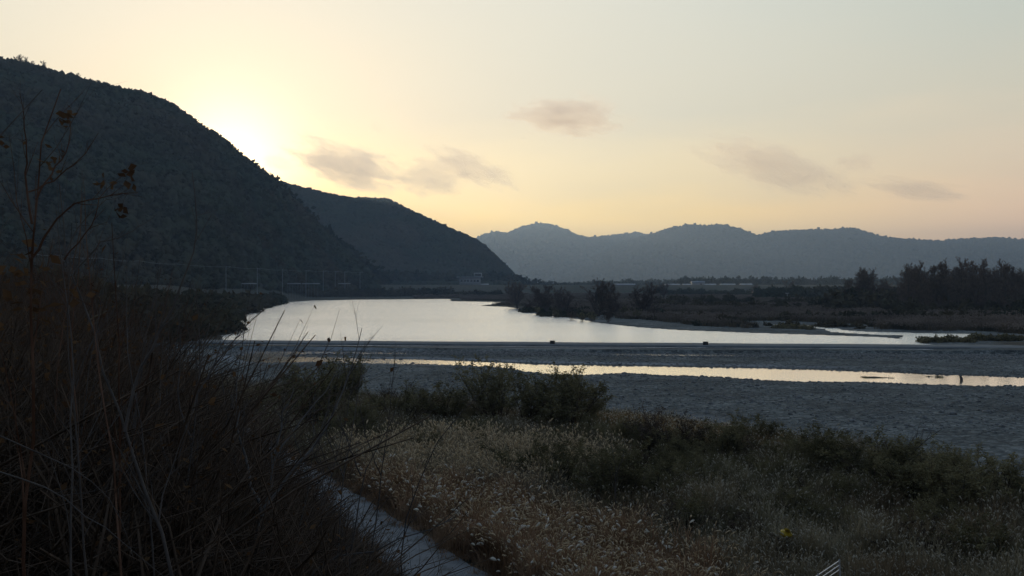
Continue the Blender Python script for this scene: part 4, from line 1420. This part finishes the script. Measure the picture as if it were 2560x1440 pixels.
# ---------------------------------------------------------------- islets and small things in the water
def tuft(px, py, z, w, h, label, n=12, cat='islet', group='tufts in the stream'):
    x, yy = G(px, py, z)
    b = MB(); pr = [reed_proto(26, h, 0.5, 0.4, 0.0, w=0.02)]
    Xv = x + rs.uniform(-w, w, n); Yv = yy + rs.uniform(-0.6, 0.6, n) * min(w, 1.5)
    scatter(b, pr, np.stack([Xv, Yv, np.full(n, z - 0.03)], -1), rs.uniform(0.6, 1.1, n))
    V = []; m_ = 14
    for i in range(m_):
        a = i / m_ * 2 * math.pi; V.append([x + math.cos(a) * w * 1.1 * rs.uniform(0.8, 1.1), yy + math.sin(a) * min(w, 1.5), z - 0.05])
    V.append([x, yy, z + 0.15]); b.add(V, None, [[i, (i + 1) % m_, m_] for i in range(m_)], mi=1)
    return tag(b.build('grass_islet', [M_olive, M_ground]), label, cat, group)


tuft(2185, 944, LO, 1.9, 0.25, 'flat green islet of weed in the stream, right of centre', 20)
tuft(2322, 942, LO, 0.25, 0.3, 'thin weed tuft in the stream, left of the dark stump', 3)
tuft(2346, 943, LO, 0.3, 0.5, 'dark weed tuft against the far stream edge', 4)
x, yy = G(2403, 951, LO)
r = empty('stump', (x, yy, LO)); tag(r, 'short dark stump standing in the stream near the right edge', 'stump')
b = MB(); b.tubes(np.array([[[0, 0, -0.4], [0.03, 0, 0.2], [-0.1, 0, 0.55]]]), np.array([[0.22, 0.18, 0.12]]), m=7)
b.tubes(np.array([[[0, 0, 0.35], [-0.2, 0, 0.55], [-0.3, 0, 0.62]]]), np.array([[0.08, 0.06, 0.02]]), m=5)
b.add([[-0.1, 0.1, .55], [-0.1, -0.1, .55], [0, 0, .56]], None, [[0, 1, 2]]); b.build('wood', M_bark, r)
# dark vegetated islets at the right end of the pool
for px0, px1, py, h, lab in [(2300, 2445, 856, 0.9, 'long dark weedy islet beside the right end of the weir'), (1935, 2025, 824, 1.1, 'dark grassy strip between the pool and the side channel'),
                             (2430, 2560, 852, 1.1, 'dark weedy bank at the right edge above the weir')]:
    x0, y0 = G(px0, py, UP); x1, y1 = G(px1, py, UP); n = 70
    t = rs.rand(n); Xv = x0 + (x1 - x0) * t; Yv = y0 + (y1 - y0) * t + rs.normal(0, 1.6, n)
    b = MB(); scatter(b, [reed_proto(22, h, 0.7, 0.4, 0.0, w=0.035) for _ in range(3)] + bl[:2], np.stack([Xv, Yv, np.full(n, UP - 0.05)], -1), rs.uniform(0.5, 1.0, n))
    V = []; m_ = 20; cx, cy_ = (x0 + x1) / 2, (y0 + y1) / 2
    for i in range(m_):
        a = i / m_ * 2 * math.pi; V.append([cx + math.cos(a) * (x1 - x0) * 0.52, cy_ + math.sin(a) * 3.0 * rs.uniform(0.8, 1.1), UP - 0.05])
    V.append([cx, cy_, UP + 0.3]); b.add(V, None, [[i, (i + 1) % m_, m_] for i in range(m_)], mi=1)
    tag(b.build('weedy_islet', [M_olive, M_ground]), lab, 'islet', 'weedy islets above the weir')

# yellow bag
x, yy = G(1963, 1345, 2.3); zb = tz(x, yy)
b = MB(); n = 10
V = []
for j, (zz, rr_) in enumerate([(0, 0.10), (0.06, 0.19), (0.15, 0.17), (0.22, 0.09), (0.27, 0.12)]):
    for i in range(n):
        a = i / n * 2 * math.pi; V.append([math.cos(a) * rr_ * rs.uniform(0.7, 1.2) * 1.3, math.sin(a) * rr_ * rs.uniform(0.7, 1.2), zz])
q = [[j * n + i, j * n + (i + 1) % n, (j + 1) * n + (i + 1) % n, (j + 1) * n + i] for j in range(4) for i in range(n)]
b.add(V, q); o = b.build('plastic_bag', M_yellow, smooth=True); o.location = (x, yy, zb + 1.25)
tag(o, 'crumpled yellow plastic bag caught on the reeds', 'bag')
o.rotation_euler = (0.4, 0.3, 0)

# white metal barrier at the bottom right
x, yy = G(2060, 1440, 2.2); Yb = 31.0
pA = np.array(P(2098, 1402, Yb)); pB = np.array(P(1985, 1478, Yb - 3.5))
r = empty('metal_barrier', (pA[0], pA[1], tz(pA[0], pA[1])))
tag(r, 'pale galvanised railing end standing in the reeds at the bottom right', 'railing')
o0 = np.array([pA[0], pA[1], tz(pA[0], pA[1])])
dv = pB - pA
for k_, dzv in enumerate((0.0, -0.14, -0.28)):
    b = MB(); l = np.array([pA + [0, 0, dzv], pA + dv * 0.5 + [0, 0, dzv], pB + [0, 0, dzv]]) - o0
    b.tubes(l[None], np.full((1, 3), 0.017), m=8); b.build('rail', M_metal, r, smooth=True)
for t in (0.0, 0.5, 1.0):
    q_ = pA + dv * t; g_ = tz(q_[0], q_[1])
    b = MB(); b.tubes(np.array([[q_ + [0, 0, 0.05], q_ + [0.02, 0, -0.4], [q_[0] + 0.03, q_[1], g_ - 0.1]]]) - o0, np.full((1, 3), 0.028), m=8); b.build('post', M_metal, r, smooth=True)

# ---------------------------------------------------------------- foreground saplings on the levee (traced stems, real depth)
def stem(pts, Y0, Y1=None, ground=False):
    Y1 = Y1 if Y1 is not None else Y0
    n = len(pts); out = [P(a, c, Y0 + (Y1 - Y0) * i / (n - 1)) for i, (a, c) in enumerate(pts)]
    if ground:
        x, yy, z = out[0]; g = tz(x, yy)
        if g < z: out = [(x * 1.0 + 0.05, yy, g - 0.05)] + out
    return out


fork = [(stem([(430, 1440), (400, 1300), (340, 1160), (290, 1010), (258, 905), (230, 820), (200, 730), (165, 640), (150, 560), (148, 460)], 4.2, 4.6, True), 0.009),
        (stem([(312, 1080), (330, 960), (380, 870), (440, 750), (478, 650), (492, 560), (480, 430)], 4.3, 4.7), 0.007),
        (stem([(185, 680), (250, 610), (330, 580), (392, 535)], 4.5, 4.7), 0.0045),
        (stem([(160, 640), (200, 560), (260, 500), (345, 478)], 4.5, 4.8), 0.004)]
polytree('forked_sapling', fork, M_bark, 'tall dark forked sapling crossing the left side in front of the hill', 'sapling', twigs=6, tw_ratio=0.2, K=14,
         leafpts=[(P(300, 525, 4.7), 7, 0.02, 0.05)])
lt = [(stem([(60, 1440), (85, 1000), (70, 700), (85, 600), (92, 470), (100, 390), (120, 320), (152, 222)], 3.6, 3.9, True), 0.008),
      (stem([(75, 650), (110, 600), (140, 545), (200, 505), (270, 490), (345, 482)], 3.7, 3.9), 0.005),
      (stem([(80, 560), (70, 480), (68, 390), (57, 300), (50, 235)], 3.7, 3.8), 0.0045),
      (stem([(72, 480), (130, 455), (200, 400), (246, 332)], 3.7, 3.9), 0.0035),
      (stem([(90, 500), (130, 430), (165, 390), (178, 330), (170, 285)], 3.7, 3.9), 0.0035),
      (stem([(160, 650), (230, 560), (255, 480), (320, 430)], 3.7, 3.9), 0.003)]
polytree('leafy_sapling', lt, M_twigred, 'thin sapling with a few withered leaves at the left edge, rising highest', 'sapling', twigs=8, tw_ratio=0.22, K=12,
         leafpts=[(P(165, 295, 3.9), 14, 0.018, 0.035), (P(130, 405, 3.8), 16, 0.03, 0.035), (P(255, 466, 3.9), 9, 0.02, 0.04), (P(318, 437, 3.9), 9, 0.018, 0.04),
                  (P(30, 362, 3.8), 4, 0.03, 0.04), (P(50, 680, 3.7), 30, 0.10, 0.05), (P(20, 750, 3.7), 40, 0.12, 0.05)])
polytree('edge_branch', [(stem([(-300, 700), (-120, 470), (0, 335), (60, 270), (106, 224)], 3.0, 3.2, True), 0.006)], M_bark,
         'single straight dark branch entering at the left edge above the others', 'branch', twigs=2, tw_ratio=0.15, K=9)
pale = [(stem([(612, 1500), (625, 1420), (640, 1350), (655, 1290)], 6.0, 6.0, True), 0.022),
        (stem([(655, 1290), (628, 1200), (603, 1110), (590, 1010), (592, 960)], 6.0, 6.2), 0.012),
        (stem([(655, 1290), (680, 1200), (695, 1110), (705, 1050), (735, 970)], 6.0, 6.3), 0.012),
        (stem([(660, 1270), (730, 1180), (800, 1090), (850, 1000), (880, 900), (905, 820)], 6.0, 6.5), 0.010),
        (stem([(690, 1140), (760, 1040), (830, 960), (850, 900)], 6.1, 6.5), 0.006)]
polytree('pale_sapling', pale, M_barkgrey, 'pale grey forked sapling at the bottom left beside the path', 'sapling', twigs=8, tw_ratio=0.3, K=10, mtw=M_bark)
polytree('arching_branch', [(stem([(760, 1450), (840, 1388), (940, 1376), (1050, 1330), (1142, 1290)], 6.5, 6.6, True), 0.012)], M_barkgrey,
         'bare branch arching right over the path', 'branch', twigs=5, tw_ratio=0.2)
polytree('slanting_sapling', [(stem([(1000, 1330), (1060, 1180), (1110, 1080), (1160, 1020), (1226, 958)], 9.0, 9.3, True), 0.010)], M_bark,
         'thin stem slanting up to the right across the reeds', 'stem', twigs=5, tw_ratio=0.2)
polytree('middle_sapling', [(stem([(480, 1440), (470, 1200), (495, 1000), (500, 860), (490, 720)], 5.5, 5.7, True), 0.008),
                            (stem([(497, 980), (560, 880), (620, 810), (690, 750)], 5.6, 5.9), 0.005),
                            (stem([(480, 1100), (440, 1000), (455, 860), (430, 720)], 5.6, 5.9), 0.005),
                            (stem([(520, 950), (560, 850), (640, 790)], 5.6, 5.9), 0.004)], M_bark,
         'slender dark sapling whose twigs cross the left end of the pool', 'sapling', twigs=9, tw_ratio=0.28, K=10)
polytree('crossing_sapling', [(stem([(0, 1090), (90, 1130), (180, 1170), (260, 1225), (300, 1290), (335, 1400)], 3.4, 3.6), 0.003),
                           (stem([(0, 1180), (120, 1220), (220, 1290), (290, 1340), (420, 1450)], 3.6, 3.3), 0.003)], M_bark,
         'pale bare stems crossing low at the bottom left', 'stem', twigs=4, tw_ratio=0.2)
polytree('lit_stick', [(stem([(225, 800), (265, 776)], 9.0, 9.2), 0.014)], M_reed, 'short pale broken stick among the dark stems', 'stick', twigs=0)

for i in range(12):
    bx_ = rs.uniform(-60, 420); tx = bx_ + rs.uniform(-120, 190); ty = rs.uniform(420, 640) + max(0, tx - 150) * 0.6; D0 = rs.uniform(3.6, 6.0)
    mx_ = (bx_ + tx) / 2 + rs.uniform(-40, 40)
    tg = ['leaning hard right', 'leaning left', 'nearly upright', 'forking near its tip'][i % 4]
    polytree('thin_sapling', [(stem([(bx_, 1350), (bx_ + (mx_ - bx_) * 0.4, 1080), (mx_, 860), (tx - (tx - mx_) * 0.4, (860 + ty) / 2), (tx, ty)], D0, D0 + rs.uniform(0, .8), True), 0.0055)],
             [M_bark, M_twigred, M_bark][i % 3], 'thin dark stem %s in the left foreground, tip %s' % (tg, ['near the skyline', 'halfway up the hill', 'near the hill foot'][0 if ty < 420 else (1 if ty < 560 else 2)]), 'sapling', 'thin bare stems of the left foreground', twigs=9, tw_ratio=0.2, K=12)

for i in range(13):
    bx_ = 380 + i * 46 + rs.uniform(-25, 25); tx = bx_ + rs.uniform(-60, 170); ty = rs.uniform(880, 1080) if i > 3 else rs.uniform(700, 860); D0 = rs.uniform(5.5, 9.0)
    mx_ = (bx_ + tx) / 2 + rs.uniform(-40, 30)
    pf = P((mx_ + tx) / 2, (1200 + ty) / 2, D0)
    polytree('thin_sapling', [(stem([(bx_, 1470), (bx_ + (mx_ - bx_) * 0.5, 1320), (mx_, 1190), (tx - (tx - mx_) * 0.4, (1190 + ty) / 2), (tx, ty)], D0, D0 + rs.uniform(0, .8), True), 0.008),
                              (stem([(mx_, 1190), (mx_ - 40, 1090), (mx_ - 50 + rs.uniform(-30, 30), ty + rs.uniform(20, 120))], D0, D0), 0.005)],
             [M_bark, M_barkgrey, M_bark][i % 3], 'thin forked bare sapling before the path and gravel, %s from the left' % ['first', 'second', 'third', 'fourth', 'fifth', 'sixth', 'seventh', 'eighth', 'ninth', 'tenth', 'eleventh', 'twelfth', 'thirteenth'][i],
             'sapling', 'forked saplings standing before the path', twigs=9, tw_ratio=0.15, K=12, mtw=M_bark)

# procedural saplings on the slope
def sapling_proto(h, n):
    st = MB(); fo = MB(); K = 8
    a = rs.uniform(0, 6.28, n); PL = np.zeros((n, K, 3)); PL[:, 0] = np.stack([np.cos(a) * .08, np.sin(a) * .08, np.full(n, -0.1)], -1)
    d = np.stack([np.cos(a), np.sin(a), np.zeros(n)], -1) * rs.uniform(0.05, 0.55, (n, 1)); d[:, 2] = 1
    ln = h * rs.uniform(0.6, 1.05, n) / (K - 1)
    for k in range(1, K):
        d += rs.normal(size=d.shape) * 0.09; PL[:, k] = PL[:, k - 1] + d / np.linalg.norm(d, axis=1, keepdims=True) * ln[:, None]
    R = np.tile(np.linspace(0.014, 0.003, K), (n, 1)) * rs.uniform(0.7, 1.3, (n, 1))
    st.tubes(PL, R, m=5)
    c1, r1 = grow(PL, R, 7, 0.35, 0.42, 0.25, K=5, rr=0.6, t0=0.2); fo.tubes(c1, np.maximum(r1, 0.002), m=3)
    c2, r2 = grow(c1, r1, 4, 0.45, 0.45, 0.2, K=4, rr=0.7); fo.tubes(c2, np.maximum(r2, 0.0016), m=3)
    i = rs.randint(0, len(c2), int(len(c2) * 0.5)); lf = MB(); lf.leaves(c2[i, -1], 0.03)
    return st, fo, lf


M_bark.name = 'bark'
saps = []
for k in range(5):
    st, fo, lf = sapling_proto(2.6 + 0.3 * k, 7 + k)
    r = empty('bare_sapling', (0, 0, -60))
    st.build('stems', [M_bark, M_barkgrey, M_bark, M_twigred, M_bark][k], r, smooth=True)
    fo.build('twigs', [M_twig, M_twig, M_twigred, M_twigred, M_twig][k], r)
    lf.build('leaves', M_deadleaf, r)
    saps.append(r)
cnt = 0; tries = 0
while cnt < 130 and tries < 6000:
    tries += 1
    Yv = 6 + 120 * random.random() ** 1.7; xv = random.uniform(-0.62, 0.0) * Yv
    s = float(levee_s(xv, Yv))
    if not (2.4 < s < 24): continue
    px = xv / Yv * F + 1280
    hmax = 0.0
    sc_ = random.uniform(0.7, 1.25)
    z0 = tz(xv, Yv)
    top = HZ - (z0 + 3.0 * sc_ - CAMZ) / Yv * F
    lim = np.interp(px, [0, 200, 420, 560, 700, 800, 900, 1000], [540, 610, 760, 940, 1020, 1130, 1250, 1400])
    if top < lim: continue
    cnt += 1
    where = 'near the camera' if Yv < 18 else ('halfway along the slope' if Yv < 55 else 'far along the slope')
    place(saps, random.randrange(5), (xv, Yv, z0), random.uniform(0, 6.28), sc_, 'dark bare sapling in the thicket ' + where, 'sapling', 'bare saplings on the embankment ' + where)
print('saplings', cnt)

# ---------------------------------------------------------------- clouds (real volumes far beyond the hills)
def cloud_mat(name, dens, scale, seed):
    def b(nt, out):
        tcn = nd(nt, 'ShaderNodeTexCoord')
        n1 = nd(nt, 'ShaderNodeTexNoise', {'Vector': tcn.outputs['Object'], 'Scale': scale, 'Detail': 7.0, 'Roughness': 0.72, 'W': seed}, noise_dimensions='4D')
        ln = nd(nt, 'ShaderNodeVectorMath', {0: tcn.outputs['Object']}, operation='LENGTH')
        f = nd(nt, 'ShaderNodeMapRange', {'Value': ln.outputs['Value'], 'From Min': 0.2, 'From Max': 1.0, 'To Min': 0.62, 'To Max': 0.0})
        ng = nd(nt, 'ShaderNodeMath', {0: n1.outputs[0], 1: 1.9, 2: -0.45}, operation='MULTIPLY_ADD')
        s = nd(nt, 'ShaderNodeMath', {0: ng.outputs[0], 1: f.outputs[0]}, operation='ADD')
        d = nd(nt, 'ShaderNodeMapRange', {'Value': s.outputs[0], 'From Min': 0.80, 'From Max': 0.92, 'To Min': 0.0, 'To Max': dens})
        v = nd(nt, 'ShaderNodeVolumePrincipled', {'Color': (0.995, 0.945, 0.90, 1), 'Density': d.outputs[0], 'Anisotropy': 0.3})
        nt.links.new(v.outputs[0], out.inputs['Volume'])
    return mat(name, b)


def ico(n=2):
    V, _, T, _, _ = rock_proto(0)
    V = V / np.linalg.norm(V, axis=1, keepdims=True)
    for _ in range(n):
        e = {}; V = list(map(tuple, V)); T2 = []
        for a, b_, c in T:
            ids = []
            for p_, q_ in ((a, b_), (b_, c), (c, a)):
                key = (min(p_, q_), max(p_, q_))
                if key not in e:
                    m = np.array(V[p_]) + np.array(V[q_]); m /= np.linalg.norm(m); V.append(tuple(m)); e[key] = len(V) - 1
                ids.append(e[key])
            T2 += [[a, ids[0], ids[2]], [b_, ids[1], ids[0]], [c, ids[2], ids[1]], ids]
        V = np.array(V); T = np.array(T2)
    return V, T


IV, IT = ico(2)
YC = 12000.0
# centre px, py, half width px, half height px, tilt, density
CL = [(1420, 290, 150, 52, 0.03, 1.0, 'rounded grey pink cloud floating alone above the far hills'),
      (870, 415, 170, 55, 0.28, 1.0, 'broad cloud drifting right of the sun glow'),
      (1080, 440, 110, 48, 0.10, 0.9, 'cloud in the middle of the low bank'),
      (1180, 415, 120, 36, 0.40, 0.9, 'ragged tapering cloud at the right end of the low bank'),
      (940, 316, 20, 16, 0.9, 0.5, 'tiny bright wisp high above the low cloud bank'),
      (690, 405, 50, 24, 0.15, 0.6, 'small yellow lit cloud beside the sun glow'),
      (1930, 415, 190, 58, 0.28, 0.5, 'faint broad pinkish cloud at the right'),
      (2140, 408, 60, 28, 0.0, 0.7, 'small grey cloud right of the faint pink one'),
      (2290, 475, 150, 26, 0.12, 0.4, 'thin streak of cloud low at the right')]
for i, (px, py, hw, hh, tilt, dn, lab) in enumerate(CL):
    hw_m = hw / F * YC * 1.45; hh_m = hh / F * YC * 1.5
    o = link_mesh('cloud', IV, [IT], cloud_mat('cloud_vapour', 0.0058 * dn, 2.6, 3.1 * i))
    o.location = P(px, py, YC); o.scale = (hw_m, hw_m * 0.22, hh_m); o.rotation_euler = (0, tilt * 1.0, 0)
    tag(o, lab, 'cloud', 'low evening clouds')

# ---------------------------------------------------------------- air between here and the hills
b = MB(); b.box((0, 3600, 197), (11000, 8000, 400))
hz = b.build('haze', None)
hz.data.materials.clear()


def haze_m(nt, out):
    v = nd(nt, 'ShaderNodeVolumePrincipled', {'Color': (0.36, 0.49, 0.67, 1), 'Density': 0.00018, 'Anisotropy': 0.5})
    nt.links.new(v.outputs[0], out.inputs['Volume'])


hz.data.materials.append(mat('thin_haze', haze_m))
tag(hz, kind='stuff')
